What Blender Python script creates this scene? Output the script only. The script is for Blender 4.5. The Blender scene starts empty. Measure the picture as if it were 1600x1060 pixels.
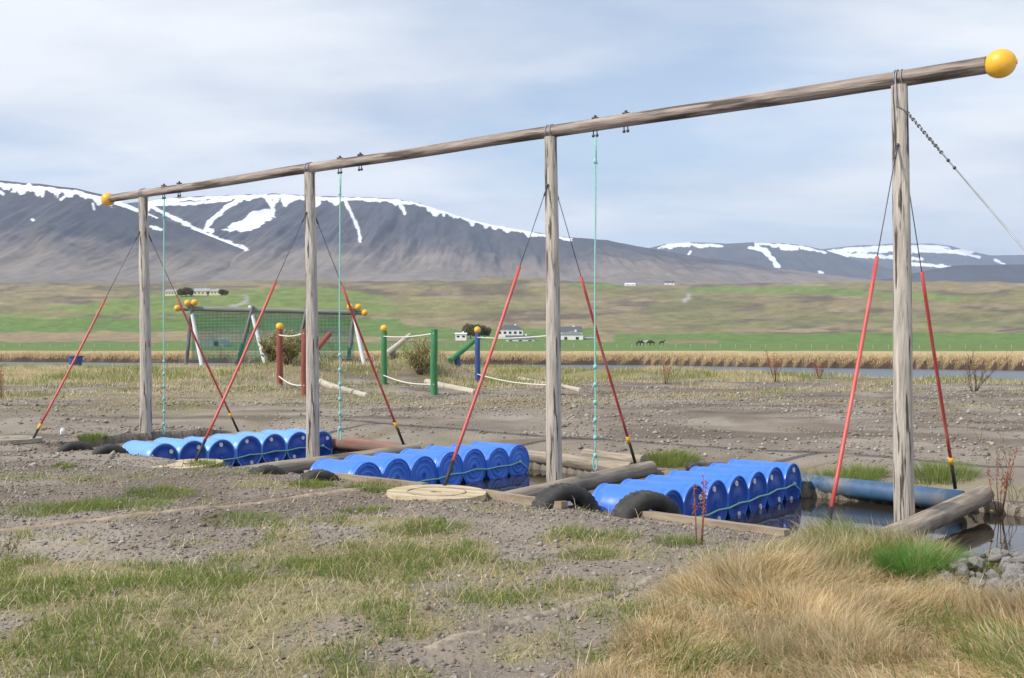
import bpy, bmesh, math, random
import numpy as np
from mathutils import Vector, Matrix
R = math.radians
random.seed(7); rng = np.random.default_rng(7)
SC = bpy.context.scene
COL = SC.collection
# ---------------------------------------------------------------- camera, world, sun, exposure
F, HY, CZ = 1640.0, 543.0, 1.7            # focal length in photo pixels, horizon row, eye height
cam = bpy.data.cameras.new('camera'); cam.sensor_width = 36; cam.lens = F/1600*36
cam.shift_y = (HY-530)/1600; cam.clip_start = .05; cam.clip_end = 40000
camo = bpy.data.objects.new('camera', cam); COL.objects.link(camo)
camo.location = (0, 0, CZ); camo.rotation_euler = (R(90), 0, 0); SC.camera = camo
SUN_AZ, SUN_EL = Vector((-.80, -.42)).normalized(), R(43)
sl = bpy.data.lights.new('sun', 'SUN'); sl.energy = 4.0; sl.angle = R(.6); sl.color = (1, .95, .88)
so = bpy.data.objects.new('sun', sl); COL.objects.link(so); so.location = (-20, -10, 30)
sd = Vector((SUN_AZ.x*math.cos(SUN_EL), SUN_AZ.y*math.cos(SUN_EL), math.sin(SUN_EL)))
so.rotation_euler = (-sd).to_track_quat('-Z', 'Y').to_euler()
W = bpy.data.worlds.new('World'); SC.world = W; W.use_nodes = True
nt = W.node_tree; N = nt.nodes; L = nt.links; N.clear()
def nn(t, **k):
    n = N.new(t)
    for a, b in k.items(): setattr(n, a, b)
    return n
sky = nn('ShaderNodeTexSky', sky_type='NISHITA', sun_disc=False); sky.sun_elevation = SUN_EL
sky.sun_rotation = math.atan2(SUN_AZ.x, SUN_AZ.y); sky.ozone_density = 1.0; sky.dust_density = 1.2
tc = nn('ShaderNodeTexCoord'); sp = nn('ShaderNodeSeparateXYZ'); L.new(tc.outputs['Generated'], sp.inputs[0])
mz = nn('ShaderNodeMath', operation='MAXIMUM'); L.new(sp.outputs['Z'], mz.inputs[0]); mz.inputs[1].default_value = 0
az = nn('ShaderNodeMath', operation='ADD'); L.new(mz.outputs[0], az.inputs[0]); az.inputs[1].default_value = .16
dv = []
for c in 'XY':
    d = nn('ShaderNodeMath', operation='DIVIDE'); L.new(sp.outputs[c], d.inputs[0]); L.new(az.outputs[0], d.inputs[1]); dv.append(d)
cb = nn('ShaderNodeCombineXYZ'); L.new(dv[0].outputs[0], cb.inputs[0]); L.new(dv[1].outputs[0], cb.inputs[1])
mp = nn('ShaderNodeMapping'); mp.inputs['Scale'].default_value = (.62, .95, 1); mp.inputs['Location'].default_value = (5.3, 2.2, 0)
L.new(cb.outputs[0], mp.inputs[0])
n1 = nn('ShaderNodeTexNoise'); n1.inputs['Scale'].default_value = .75; n1.inputs['Detail'].default_value = 7; n1.inputs['Roughness'].default_value = .52; n1.inputs['Distortion'].default_value = .25
L.new(mp.outputs[0], n1.inputs[0])
cr = nn('ShaderNodeValToRGB'); cr.color_ramp.elements[0].position = .41; cr.color_ramp.elements[1].position = .53
cr.color_ramp.elements[0].color = (.30, .30, .30, 1); cr.color_ramp.elements[1].color = (1, 1, 1, 1)
L.new(n1.outputs['Fac'], cr.inputs[0])
n2 = nn('ShaderNodeTexNoise'); n2.inputs['Scale'].default_value = 1.6; n2.inputs['Detail'].default_value = 6
L.new(mp.outputs[0], n2.inputs[0])
c2 = nn('ShaderNodeValToRGB'); c2.color_ramp.elements[0].position = .36; c2.color_ramp.elements[1].position = .58
c2.color_ramp.elements[0].color = (.64, .695, .79, 1); c2.color_ramp.elements[1].color = (.92, .935, .96, 1)
L.new(n2.outputs['Fac'], c2.inputs[0])
b1 = nn('ShaderNodeBackground'); b1.inputs[1].default_value = .15; L.new(sky.outputs[0], b1.inputs[0])
b2 = nn('ShaderNodeBackground'); b2.inputs[1].default_value = .98; L.new(c2.outputs[0], b2.inputs[0])
mx = nn('ShaderNodeMixShader'); L.new(cr.outputs[0], mx.inputs[0]); L.new(b1.outputs[0], mx.inputs[1]); L.new(b2.outputs[0], mx.inputs[2])
wo = nn('ShaderNodeOutputWorld'); L.new(mx.outputs[0], wo.inputs[0])
SC.view_settings.view_transform = 'Standard'; SC.view_settings.look = 'None'
SC.view_settings.exposure = .22; SC.view_settings.gamma = 1; SC.view_settings.use_curve_mapping = False

# ---------------------------------------------------------------- helpers
def at(px, py, D):
    return Vector(((px-800)/F*D, D, CZ+(HY-py)/F*D))
def onz(px, py, z):
    D = (CZ-z)*F/(py-HY); return Vector(((px-800)/F*D, D, z))
U = Vector((-.7956, .6058, 0)); V = Vector((.6058, .7956, 0)); P4 = Vector((4.17, 11.28, 0))
def loc(u, v, z=0): return P4+U*u+V*v+Vector((0, 0, z))
def tag(o, label=None, cat=None, group=None, kind=None):
    if label: o['label'] = label
    if cat: o['category'] = cat
    if group: o['group'] = group
    if kind: o['kind'] = kind
    return o
def empty(name, p=(0, 0, 0), **k):
    o = bpy.data.objects.new(name, None); COL.objects.link(o); o.location = p; o.empty_display_size = .2
    return tag(o, **k)
def link(name, me, mat=None, parent=None, M=None, smooth=True, **k):
    o = bpy.data.objects.new(name, me); COL.objects.link(o)
    if mat and not me.materials: me.materials.append(mat)
    if smooth and len(me.polygons): me.polygons.foreach_set('use_smooth', [True]*len(me.polygons))
    if M is not None: o.matrix_world = M
    if parent:
        o.parent = parent
        o.matrix_parent_inverse = Matrix.Identity(4)
        o.matrix_basis = (parent_world(parent).inverted() @ (M if M is not None else Matrix.Identity(4)))
    return tag(o, **k)
def parent_world(p):
    m = p.matrix_basis.copy()
    while p.parent: p = p.parent; m = p.matrix_basis @ m
    return m
def frame_z(p, d, roll=0):
    d = Vector(d).normalized(); q = d.to_track_quat('Z', 'Y')
    return Matrix.Translation(p) @ q.to_matrix().to_4x4() @ Matrix.Rotation(roll, 4, 'Z')
class MB:
    def __init__(s): s.v = []; s.f = []
    def add(s, vs, fs):
        b = len(s.v); s.v += [tuple(p) for p in vs]; s.f += [tuple(i+b for i in f) for f in fs]; return s
    def box(s, c, d, M=None):
        vs = [Vector((c[0]+sx*d[0]/2, c[1]+sy*d[1]/2, c[2]+sz*d[2]/2)) for sx in (-1, 1) for sy in (-1, 1) for sz in (-1, 1)]
        if M: vs = [M @ p for p in vs]
        return s.add(vs, [(0, 1, 3, 2), (4, 6, 7, 5), (0, 4, 5, 1), (2, 3, 7, 6), (0, 2, 6, 4), (1, 5, 7, 3)])
    def tube(s, pts, r, n=8, cap=True):
        pts = [Vector(p) for p in pts]; rs = r if isinstance(r, (list, tuple)) else [r]*len(pts)
        vs = []; ref = Vector((0, 0, 1)); a = None
        for i, p in enumerate(pts):
            t = (pts[min(i+1, len(pts)-1)]-pts[max(i-1, 0)]).normalized()
            if a is None:
                a = t.cross(ref if abs(t.z) < .95 else Vector((1, 0, 0))).normalized()
            a = (a-t*a.dot(t)).normalized(); b = t.cross(a)
            vs += [p+(a*math.cos(2*math.pi*k/n)+b*math.sin(2*math.pi*k/n))*rs[i] for k in range(n)]
        fs = [(i*n+k, i*n+(k+1) % n, (i+1)*n+(k+1) % n, (i+1)*n+k) for i in range(len(pts)-1) for k in range(n)]
        if cap: fs += [tuple(reversed(range(n))), tuple(range((len(pts)-1)*n, len(pts)*n))]
        return s.add(vs, fs)
    def lathe(s, prof, n=24, M=None):
        vs = []
        for (r, z) in prof: vs += [Vector((r*math.cos(2*math.pi*k/n), r*math.sin(2*math.pi*k/n), z)) for k in range(n)]
        fs = [(i*n+k, i*n+(k+1) % n, (i+1)*n+(k+1) % n, (i+1)*n+k) for i in range(len(prof)-1) for k in range(n)]
        fs += [tuple(reversed(range(n))), tuple(range((len(prof)-1)*n, len(prof)*n))]
        if M: vs = [M @ p for p in vs]
        return s.add(vs, fs)
    def ball(s, c, r, n=12, m=8, sq=(1, 1, 1)):
        c = Vector(c)
        pr = [(math.sin(math.pi*i/m)*r+1e-4, -math.cos(math.pi*i/m)*r) for i in range(m+1)]
        return s.lathe(pr, n, Matrix.Translation(c) @ Matrix.Diagonal((*sq, 1)))
    def mesh(s, name):
        me = bpy.data.meshes.new(name); me.from_pydata(s.v, [], s.f); me.update(); return me
    def build(s, name, mat, parent=None, M=None, smooth=True, **k):
        return link(name, s.mesh(name), mat, parent, M, smooth, **k)
def sharp(o, ang=35):
    me = o.data
    try: me.set_sharp_from_angle(angle=R(ang))
    except Exception: pass
    return o
# numpy noise
def vnoise(x, y, seed=0):
    x = np.asarray(x, float); y = np.asarray(y, float)
    xi = np.floor(x).astype(np.int64); yi = np.floor(y).astype(np.int64); fx = x-xi; fy = y-yi
    fx = fx*fx*(3-2*fx); fy = fy*fy*(3-2*fy)
    def h(a, b):
        n = (a*374761393+b*668265263+seed*974634777) & 0x7fffffff
        n = ((n ^ (n >> 13))*1274126177) & 0x7fffffff
        n = (n ^ (n >> 16)) & 0x7fffffff
        return n/0x7fffffff
    return (h(xi, yi)*(1-fx)+h(xi+1, yi)*fx)*(1-fy)+(h(xi, yi+1)*(1-fx)+h(xi+1, yi+1)*fx)*fy
def fbm(x, y, seed=0, o=4):
    t = 0; a = .5; s = 0
    for i in range(o): t = t+a*vnoise(x*2**i, y*2**i, seed+i); s += a; a *= .5
    return t/s
def sst(a, b, x): t = np.clip((x-a)/(b-a), 0, 1); return t*t*(3-2*t)

# ---------------------------------------------------------------- materials
def mat(name, col, rough=.6, var=.15, scale=6, stretch=(1, 1, 1), bump=0, bscale=None, metal=0, spec=.5, attr=None, detail=6, dark=None, trans=0, obj=True):
    m = bpy.data.materials.new(name); m.use_nodes = True; t = m.node_tree; b = t.nodes['Principled BSDF']
    b.inputs['Roughness'].default_value = rough; b.inputs['Metallic'].default_value = metal; b.inputs['Specular IOR Level'].default_value = spec
    tcn = t.nodes.new('ShaderNodeTexCoord'); mpn = t.nodes.new('ShaderNodeMapping'); mpn.inputs['Scale'].default_value = stretch
    t.links.new(tcn.outputs['Object'], mpn.inputs[0])
    ns = t.nodes.new('ShaderNodeTexNoise'); ns.inputs['Scale'].default_value = scale; ns.inputs['Detail'].default_value = detail; ns.inputs['Roughness'].default_value = .62
    t.links.new(mpn.outputs[0], ns.inputs[0])
    rp = t.nodes.new('ShaderNodeMapRange'); rp.inputs[1].default_value = .3; rp.inputs[2].default_value = .7; rp.inputs[3].default_value = 1-var; rp.inputs[4].default_value = 1+var
    t.links.new(ns.outputs['Fac'], rp.inputs[0])
    mu = t.nodes.new('ShaderNodeMix'); mu.data_type = 'RGBA'; mu.blend_type = 'MULTIPLY'; mu.inputs[0].default_value = 1
    if attr:
        a = t.nodes.new('ShaderNodeAttribute'); a.attribute_name = attr; t.links.new(a.outputs['Color'], mu.inputs[6])
    else: mu.inputs[6].default_value = (*col, 1)
    t.links.new(rp.outputs[0], mu.inputs[7]); out = mu.outputs[2]
    if dark:                                    # (color, scale, stretch, lo, hi): cracks, stains
        ms = t.nodes.new('ShaderNodeMapping'); ms.inputs['Scale'].default_value = dark[2]; t.links.new(tcn.outputs['Object'], ms.inputs[0])
        nd = t.nodes.new('ShaderNodeTexNoise'); nd.inputs['Scale'].default_value = dark[1]; nd.inputs['Detail'].default_value = 5; t.links.new(ms.outputs[0], nd.inputs[0])
        rd = t.nodes.new('ShaderNodeMapRange'); rd.inputs[1].default_value = dark[3]; rd.inputs[2].default_value = dark[4]; t.links.new(nd.outputs['Fac'], rd.inputs[0])
        m2 = t.nodes.new('ShaderNodeMix'); m2.data_type = 'RGBA'; m2.inputs[7].default_value = (*dark[0], 1)
        t.links.new(rd.outputs[0], m2.inputs[0]); t.links.new(out, m2.inputs[6]); out = m2.outputs[2]
    t.links.new(out, b.inputs['Base Color'])
    if bump:
        bn = t.nodes.new('ShaderNodeTexNoise'); bn.inputs['Scale'].default_value = bscale or scale*2; bn.inputs['Detail'].default_value = 5
        t.links.new(mpn.outputs[0], bn.inputs[0])
        bp = t.nodes.new('ShaderNodeBump'); bp.inputs['Strength'].default_value = 1; bp.inputs['Distance'].default_value = bump
        t.links.new(bn.outputs['Fac'], bp.inputs['Height']); t.links.new(bp.outputs[0], b.inputs['Normal'])
    if trans:
        tr = t.nodes.new('ShaderNodeBsdfTranslucent'); t.links.new(out, tr.inputs[0]); ms = t.nodes.new('ShaderNodeMixShader'); ms.inputs[0].default_value = trans
        t.links.new(b.outputs[0], ms.inputs[1]); t.links.new(tr.outputs[0], ms.inputs[2]); t.links.new(ms.outputs[0], t.nodes['Material Output'].inputs[0])
    return m
ST = (1, 1, .07)
M_wood = mat('weathered_wood', (.43, .385, .335), .85, .42, 30, ST, .012, 60, dark=((.07, .056, .046), 20, (1, 1, .075), .56, .61))
M_beam = mat('beam_wood', (.29, .235, .20), .85, .5, 22, ST, .012, 60, dark=((.08, .062, .052), 13, (1, 1, .07), .51, .60))
M_log = mat('pond_log_wood', (.30, .25, .19), .9, .45, 24, ST, .006, 28, dark=((.08, .065, .05), 5, (1, 1, .2), .52, .72))
M_redlog = mat('reddish_log_wood', (.24, .12, .09), .9, .4, 10, ST, .006, 28, dark=((.13, .10, .08), 4, (1, 1, .3), .45, .65))
M_drift = mat('driftwood', (.44, .39, .31), .85, .3, 10, ST, .006, 24)
M_board = mat('edging_board_wood', (.31, .245, .175), .9, .35, 10, (1, 1, .1), .005, 30, dark=((.16, .12, .085), 5, (1, 1, .3), .5, .7))
M_reel = mat('reel_wood', (.50, .41, .27), .85, .3, 7, (1, .12, 1), .004, 30, dark=((.28, .22, .15), 5, (1, .3, 1), .55, .75))
M_reelgrey = mat('grey_reel_wood', (.32, .28, .22), .9, .3, 7, (1, .12, 1), .004, 30)
M_yel = mat('yellow_buoy', (.80, .42, .03), .42, .10, 5, bump=.002, bscale=30, dark=((.45, .22, .03), 6, (1, 1, 1), .62, .8))
M_blue = mat('blue_plastic', (.05, .185, .74), .36, .12, 4, bump=.0015, bscale=14, dark=((.10, .22, .58), 3, (1, 1, .4), .55, .85))
M_bluep = mat('sunlit_faded_blue_plastic', (.15, .35, .85), .38, .12, 4, bump=.0015, bscale=14, dark=((.16, .33, .74), 3, (1, 1, .4), .5, .8))  # farthest row: fading plus glancing sunlight, both put into the paler base colour
M_lid = mat('blue_lid', (.018, .075, .42), .45, .15, 5, bump=.001, bscale=20)
M_white = mat('white_cap', (.72, .73, .72), .5, .06)
M_tyre = mat('tyre_rubber', (.035, .034, .033), .8, .35, 9, bump=.004, bscale=40, dark=((.13, .115, .095), 5, (1, 1, 1), .5, .75))
M_red = mat('red_sleeve', (.50, .075, .065), .45, .18, 4, (1, 1, .3), dark=((.52, .2, .17), 5, (1, 1, .5), .5, .8))
M_black = mat('black_plastic', (.02, .02, .022), .6, .2)
M_yband = mat('yellow_tape', (.75, .42, .03), .5, .1)
M_steel = mat('galvanised_steel', (.30, .31, .32), .5, .2, metal=.6)
M_dsteel = mat('dark_steel', (.09, .09, .095), .5, .2, metal=.6)
M_rope = mat('teal_rope', (.25, .55, .48), .75, .2, 60)
M_wrope = mat('white_rope', (.62, .62, .56), .8, .15, 40)
M_postr = mat('red_paint', (.25, .065, .045), .7, .3, 6, (1, 1, .3), .004, dark=((.15, .10, .08), 5, (1, 1, .3), .58, .72))
M_postg = mat('green_paint', (.045, .20, .075), .7, .3, 6, (1, 1, .3), .004, dark=((.08, .12, .07), 5, (1, 1, .3), .58, .72))
M_postb = mat('blue_paint', (.035, .085, .24), .7, .3, 6, (1, 1, .3), .004, dark=((.09, .10, .13), 5, (1, 1, .3), .58, .72))
M_pipe = mat('blue_pipe', (.045, .105, .20), .6, .3, 5, dark=((.20, .19, .17), 3, (1, 1, .4), .46, .66))
M_stone = mat('stone', (.27, .25, .23), .9, .35, 5, bump=.01, bscale=14)
M_net = mat('green_net', (.03, .20, .13), .7, .1)
M_wpole = mat('white_pole', (.62, .64, .63), .7, .15)
M_gpole = mat('grey_pole', (.20, .20, .18), .8, .3, 8, ST)
M_hw = mat('house_white', (.78, .78, .77), .7, .05, 1); M_hc = mat('house_cream', (.72, .64, .42), .7, .05, 1)
M_roof = mat('dark_roof', (.09, .095, .11), .6, .15, 2); M_groof = mat('grey_metal', (.30, .32, .34), .5, .12, 1)
M_glass = mat('window_glass', (.03, .035, .04), .15, .1)
M_twig = mat('twig_bark', (.16, .10, .065), .9, .3, 20); M_dock = mat('dock_stalk', (.26, .085, .045), .9, .3, 30)
M_blade = mat('grass_blade', (1, 1, 1), .65, .12, 3, attr='gcol', trans=.55, spec=.2)
M_leaf = mat('leaf', (1, 1, 1), .65, .12, 3, attr='gcol', trans=.3, spec=.25)
M_horse = mat('horse_coat', (.06, .035, .025), .7, .2); M_horse2 = mat('pale_horse_coat', (.55, .5, .45), .7, .2)
M_gravel = mat('gravel_stones', (1, 1, 1), .92, .25, 8, attr='gcol')
def water_mat(name, col, wave, ws, st=(1, 1, 1), rough=.03):
    m = bpy.data.materials.new(name); m.use_nodes = True; t = m.node_tree; b = t.nodes['Principled BSDF']
    b.inputs['Base Color'].default_value = (*col, 1); b.inputs['Roughness'].default_value = rough; b.inputs['IOR'].default_value = 1.33
    c = t.nodes.new('ShaderNodeTexCoord'); mm = t.nodes.new('ShaderNodeMapping'); mm.inputs['Scale'].default_value = st; t.links.new(c.outputs['Object'], mm.inputs[0])
    n = t.nodes.new('ShaderNodeTexNoise'); n.inputs['Scale'].default_value = ws; n.inputs['Detail'].default_value = 4; t.links.new(mm.outputs[0], n.inputs[0])
    p = t.nodes.new('ShaderNodeBump'); p.inputs['Strength'].default_value = 1; p.inputs['Distance'].default_value = wave
    t.links.new(n.outputs['Fac'], p.inputs['Height']); t.links.new(p.outputs[0], b.inputs['Normal']); return m
M_pond = water_mat('pond_water', (.028, .022, .014), .0012, 3)
M_river = water_mat('river_water', (.10, .115, .135), .05, 1.2, (1, .4, 1), .38)

# ---------------------------------------------------------------- terrain
VP_D = [0, 110, 130, 250, 300, 430, 480, 600, 800, 1000, 1300, 2200, 3000]
VP_Z = [.9, .92, .95, 1.0, 1.9, 3.9, 6.0, 11.5, 24, 44, 74, 132, 160]
def river_far(X): return np.interp(X, [-200, -55, 11.5, 35, 80, 200], [128, 114, 94, 72, 52, 20])
def river_near(X): return np.interp(X, [-200, -45, 8, 22, 60, 200], [102, 82, 66, 45, 28, 5])
def pond_mask(X, Y):
    dx = X-P4.x; dy = Y-P4.y
    u = dx*U.x+dy*U.y; v = dx*V.x+dy*V.y
    wob = (fbm(X*1.3, Y*1.3, 31, 2)-.5)*.22
    lo = -2.12+sst(0, -2.0, u)*.3; hi = 2.38+sst(5.0, 6.8, u)*.35-sst(7.4, 9, u)*.35-sst(-.2, -2.6, u)*.7
    d = np.minimum(np.minimum(u+4.2, 13.7-u), np.minimum(v-lo, hi-v))+wob*.6
    return sst(-.06, .12, d), u, v
def hg(X, Y):
    X = np.asarray(X, float); Y = np.asarray(Y, float)
    near = .05*sst(7, 12, Y)+(fbm(X*.6, Y*.6, 3)-.5)*.12+(fbm(X*3, Y*3, 5, 3)-.5)*.045
    near = near+sst(17, 36, Y)*.34+(fbm(X*.25, Y*.25, 9)-.5)*.35*sst(20, 40, Y)
    near = near+.05*np.exp(-(((X-3.2)/1.3)**2+((Y-8.6)/.9)**2))+.08*np.exp(-(((X-3.9)/.8)**2+((Y-7.2)/.7)**2))
    for mx_, my_, hh, ww in ((-8.6, 40, .7, 2.0), (-4.6, 43, .55, 1.8), (-3.2, 42.5, .75, 1.5), (-6.5, 41, .4, 2.5), (6, 46, .35, 4), (-14, 44, .4, 4)):
        near = near+hh*np.exp(-(((X-mx_)/ww)**2+((Y-my_)/1.6)**2))
    m, u, v = pond_mask(X, Y)
    inu = sst(-6.5, -4.5, u)*sst(15.5, 14, u)
    bz = np.interp(u, [-1.2, -.2, 3.5, 5, 9, 10], [-.24, -.05, -.03, .02, .03, .06]); fb = np.exp(-((v+2.3)/.45)**2)*inu; near = near*(1-fb)+bz*fb
    bb = np.exp(-((v-2.7)/.9)**2)*inu; near = near*(1-bb)+(-.13-.13*sst(0, -.8, u)+(near-.1)*.5)*bb
    near = near*(1-m)+(-.85)*m
    rn = river_near(X)+(fbm(X*.15, Y*0, 12)-.5)*4; rf = river_far(X)+(fbm(X*.12, Y*0, 14)-.5)*5
    bk = sst(rn-16, rn-3, Y)*sst(-2, 8, X); near = near*(1-bk)+(.13+(near-.35)*.25)*bk
    z = near*(1-sst(rn-1.5, rn+1.5, Y))+(-.6)*sst(rn-1.5, rn+1.5, Y)
    prof = np.interp(Y, VP_D, VP_Z)
    hill = 20*np.exp(-((X+230)/210)**2-((Y-880)/260)**2)+ (fbm(X/260, Y/260, 21)-.45)*np.clip(Y-420, 0, 900)*.035 + (fbm(X/60, Y/60, 22)-.5)*np.clip(Y-480, 0, 500)*.018
    far = prof+hill*sst(420, 700, Y)+(fbm(X*.15, Y*.15, 23)-.5)*.25
    k = sst(rf-.4, rf+1.2, Y)
    return z*(1-k)+far*k
def inpoly(px, py, poly):
    r = np.zeros(px.shape, bool); n = len(poly)
    for i in range(n):
        x0, y0 = poly[i]; x1, y1 = poly[(i+1) % n]
        c = ((y0 > py) != (y1 > py)) & (px < (x1-x0)*(py-y0)/((y1-y0) or 1e-9)+x0); r ^= c
    return r
def grass_density(X, Y):
    """0..1 cover of short grass on the gravel"""
    n = fbm(X*.55+7, Y*.55, 41, 4); n2 = fbm(X*1.9, Y*1.9, 44, 3)
    d = sst(.47, .60, n*.65+n2*.35+.09*np.exp(-((Y-6.6)/1.9)**2)+.05*np.exp(-((X+3)/3)**2-((Y-8)/2)**2)-.10*np.exp(-((Y-11.3)/2.2)**2))
    m, u, v = pond_mask(X, Y)
    d = d*(1-sst(12, 14, Y)*.93)
    d = np.maximum(d, .8*sst(.50, .62, fbm(X*.22, Y*.4, 48, 4)+.16*sst(-2, -8, X)*np.exp(-((Y-29)/5)**2)-.05)*sst(22, 26, Y))
    d = np.maximum(d, sst(.30, .46, fbm(X*.2, Y*.3, 46))*sst(35, 40, Y))
    d = np.maximum(d, .75*np.exp(-((v-3.2)/.5)**2)*sst(.42, .6, fbm(X*1.2, Y*1.2, 49)))
    for mx_, my_, ww in ((-8.6, 40, 2.2), (-4.6, 43, 2), (-3.2, 42.5, 1.8), (-6.5, 41, 2.6)): d = np.maximum(d, sst(.3, .6, np.exp(-(((X-mx_)/ww)**2+((Y-my_)/1.8)**2))))
    return d*(1-m)
def straw_mask(X, Y):
    n = (fbm(X*1.1, Y*1.1, 51)-.5)*.9
    px = 800+X/Y*F; edge = np.interp(px, [850, 1000, 1060, 1200, 1290, 1400, 1455, 1500, 1700], [5.0, 6.1, 7.4, 8.1, 8.7, 8.9, 8.2, 6.8, 6.7])
    m, u, v = pond_mask(X, Y)
    left = sst(-.5, .7, X-.12-.16*(Y-5)+n*1.2)
    return sst(.25, -.25, Y-edge+n*.8)*left*(1-m)
pxs = np.arange(-760, 2361, 6.0)
Ds = np.concatenate([np.exp(np.arange(math.log(2.2), math.log(9), .011)), np.exp(np.arange(math.log(9), math.log(18), .0075)), np.exp(np.arange(math.log(18), math.log(130), .0085)), np.exp(np.arange(math.log(130), math.log(3000), .012))])
PX, DD = np.meshgrid(pxs, Ds); GX = (PX-800)/F*DD; GY = DD; GZ = hg(GX, GY)
def grid_mesh(name, X, Y, Z, C):
    nr, nc = X.shape; me = bpy.data.meshes.new(name)
    co = np.stack([X, Y, Z], -1).reshape(-1, 3).astype(np.float32)
    i = np.arange(nr*nc).reshape(nr, nc)
    q = np.stack([i[:-1, :-1], i[:-1, 1:], i[1:, 1:], i[1:, :-1]], -1).reshape(-1, 4).astype(np.int32)
    me.vertices.add(len(co)); me.vertices.foreach_set('co', co.ravel())
    me.loops.add(q.size); me.loops.foreach_set('vertex_index', q.ravel())
    me.polygons.add(len(q)); me.polygons.foreach_set('loop_start', np.arange(0, q.size, 4, dtype=np.int32))
    me.update(calc_edges=True)
    a = me.attributes.new('gcol', 'FLOAT_COLOR', 'POINT')
    c = np.concatenate([C.reshape(-1, 3), np.ones((len(co), 1))], 1).astype(np.float32); a.data.foreach_set('color', c.ravel())
    return me
def mixc(C, col, m): return C*(1-m[..., None])+np.array(col)*m[..., None]
GPY = HY-(GZ-CZ)/DD*F
C = np.zeros(GX.shape+(3,))+np.array((.215, .18, .142))
C = mixc(C, (.155, .12, .086), sst(.45, .62, fbm(GX*.3, GY*.3, 61))*.8)
C = mixc(C, (.26, .225, .185), sst(.5, .65, fbm(GX*.7, GY*.7, 62))*.7)
C = mixc(C, (.105, .08, .058), sst(.56, .68, fbm(GX*.35, GY*1.2, 63))*sst(16, 20, GY)*.8)
gd = grass_density(GX, GY); C = mixc(C, (.22, .19, .085), gd*.6)
C = mixc(C, (.38, .30, .18), straw_mask(GX, GY)*.85)
pm, gu, gv = pond_mask(GX, GY); C = mixc(C, (.045, .034, .022), sst(.03, .3, pm))
C = mixc(C, (.20, .175, .075), sst(38, 46, GY)*sst(.35, .6, fbm(GX*.3, GY*.3, 64)+.1))
rf = river_far(GX)+(fbm(GX*.12, GY*0, 14)-.5)*5
rn = river_near(GX)
C = mixc(C, (.05, .032, .022), sst(rn-2, rn, GY))
C = mixc(C, (.42, .32, .17), sst(rf+.9, rf+1.4, GY))
far = GY > 200
fx = PX; fy = GPY+(fbm(PX/40, GPY/6, 71)-.5)*6
nz = fbm(GX/90, GY/60, 72)
hillc = np.array((.20, .165, .085))*np.ones(GX.shape+(3,))
hillc = mixc(hillc, (.115, .09, .062), sst(.45, .6, fbm(PX/90, GPY/9, 73)))
hillc = mixc(hillc, (.27, .215, .12), sst(.55, .7, fbm(PX/70+9, GPY/7, 74))*.7)
hillc = mixc(hillc, (.15, .155, .055), sst(.5, .62, fbm(PX/120, GPY/12, 75))*.6)
hm = sst(252, 275, GY); C = mixc(C, (0, 0, 0), hm)+hillc*hm[..., None]
GREEN = (.095, .165, .028); GREEN2 = (.13, .19, .04)
for poly, col, a in (
    ([(-900, 534), (760, 536), (2400, 521), (2400, 551), (-900, 551)], GREEN, .95),
    ([(-900, 500), (300, 496), (620, 500), (640, 511), (300, 518), (-900, 522)], GREEN, .95),
    ([(60, 482), (240, 462), (330, 455), (500, 449), (600, 461), (640, 487), (420, 493), (160, 493)], GREEN2, .85),
    ([(-900, 484), (0, 486), (120, 492), (60, 497), (-900, 495)], GREEN2, .6),
    ([(520, 498), (720, 515), (930, 512), (930, 538), (560, 530)], GREEN, .9),
    ([(960, 521), (2400, 518), (2400, 535), (960, 536)], GREEN, .95),
    ([(1080, 449), (1240, 448), (1500, 462), (1500, 470), (1250, 460), (1080, 455)], GREEN2, .85),
    ([(890, 446), (980, 444), (980, 448), (890, 450)], GREEN2, .8),
    ([(1440, 506), (2400, 510), (2400, 513), (1440, 510)], GREEN2, .7),
    ([(560, 470), (700, 468), (760, 480), (640, 490)], (.19, .185, .07), .7),
    ([(1030, 533), (1120, 532), (1120, 537), (1030, 538)], (.22, .15, .08), .8),
    ([(-900, 521), (300, 519), (720, 531), (560, 535), (-900, 534)], (.25, .19, .10), .8),
    ([(355, 478), (378, 472), (384, 465), (372, 462), (376, 461), (390, 464), (390, 471), (368, 481)], (.27, .26, .25), .95),
    ([(1066, 472), (1074, 459), (1080, 457), (1084, 458), (1078, 464), (1073, 473)], (.30, .29, .27), .9)):
    m = inpoly(fx, fy, poly) & far; C = mixc(C, col, m*a)
C *= (.85+.3*fbm(GX*1.1, GY*1.1, 77))[..., None]
C *= (1+(fbm(PX/14, GPY/2.2, 78, 4)-.5)*.75*sst(250, 600, GY))[..., None]
M_ground = mat('ground', (1, 1, 1), .95, .34, .4, bump=.03, bscale=22, attr='gcol', detail=14)
M_ground.node_tree.nodes['Noise Texture'].inputs['Roughness'].default_value = .74
# coarser relief for far ground: second noise in metres
g = link('ground', grid_mesh('ground', GX, GY, GZ, C), M_ground, kind='structure')
b = MB().add([loc(-5.5, -2.8, -.35), loc(15, -2.8, -.35), loc(15, 3.2, -.35), loc(-5.5, 3.2, -.35)], [(0, 1, 2, 3)]).build('pond', M_pond, kind='structure')
xs = np.linspace(-260, 260, 60)
vs = [(x, river_near(x)-6, .1) for x in xs]+[(x, river_far(x)+6, .1) for x in xs]
MB().add(vs, [(i, i+1, 61+i, 60+i) for i in range(59)]).build('river', M_river, kind='structure')

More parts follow.
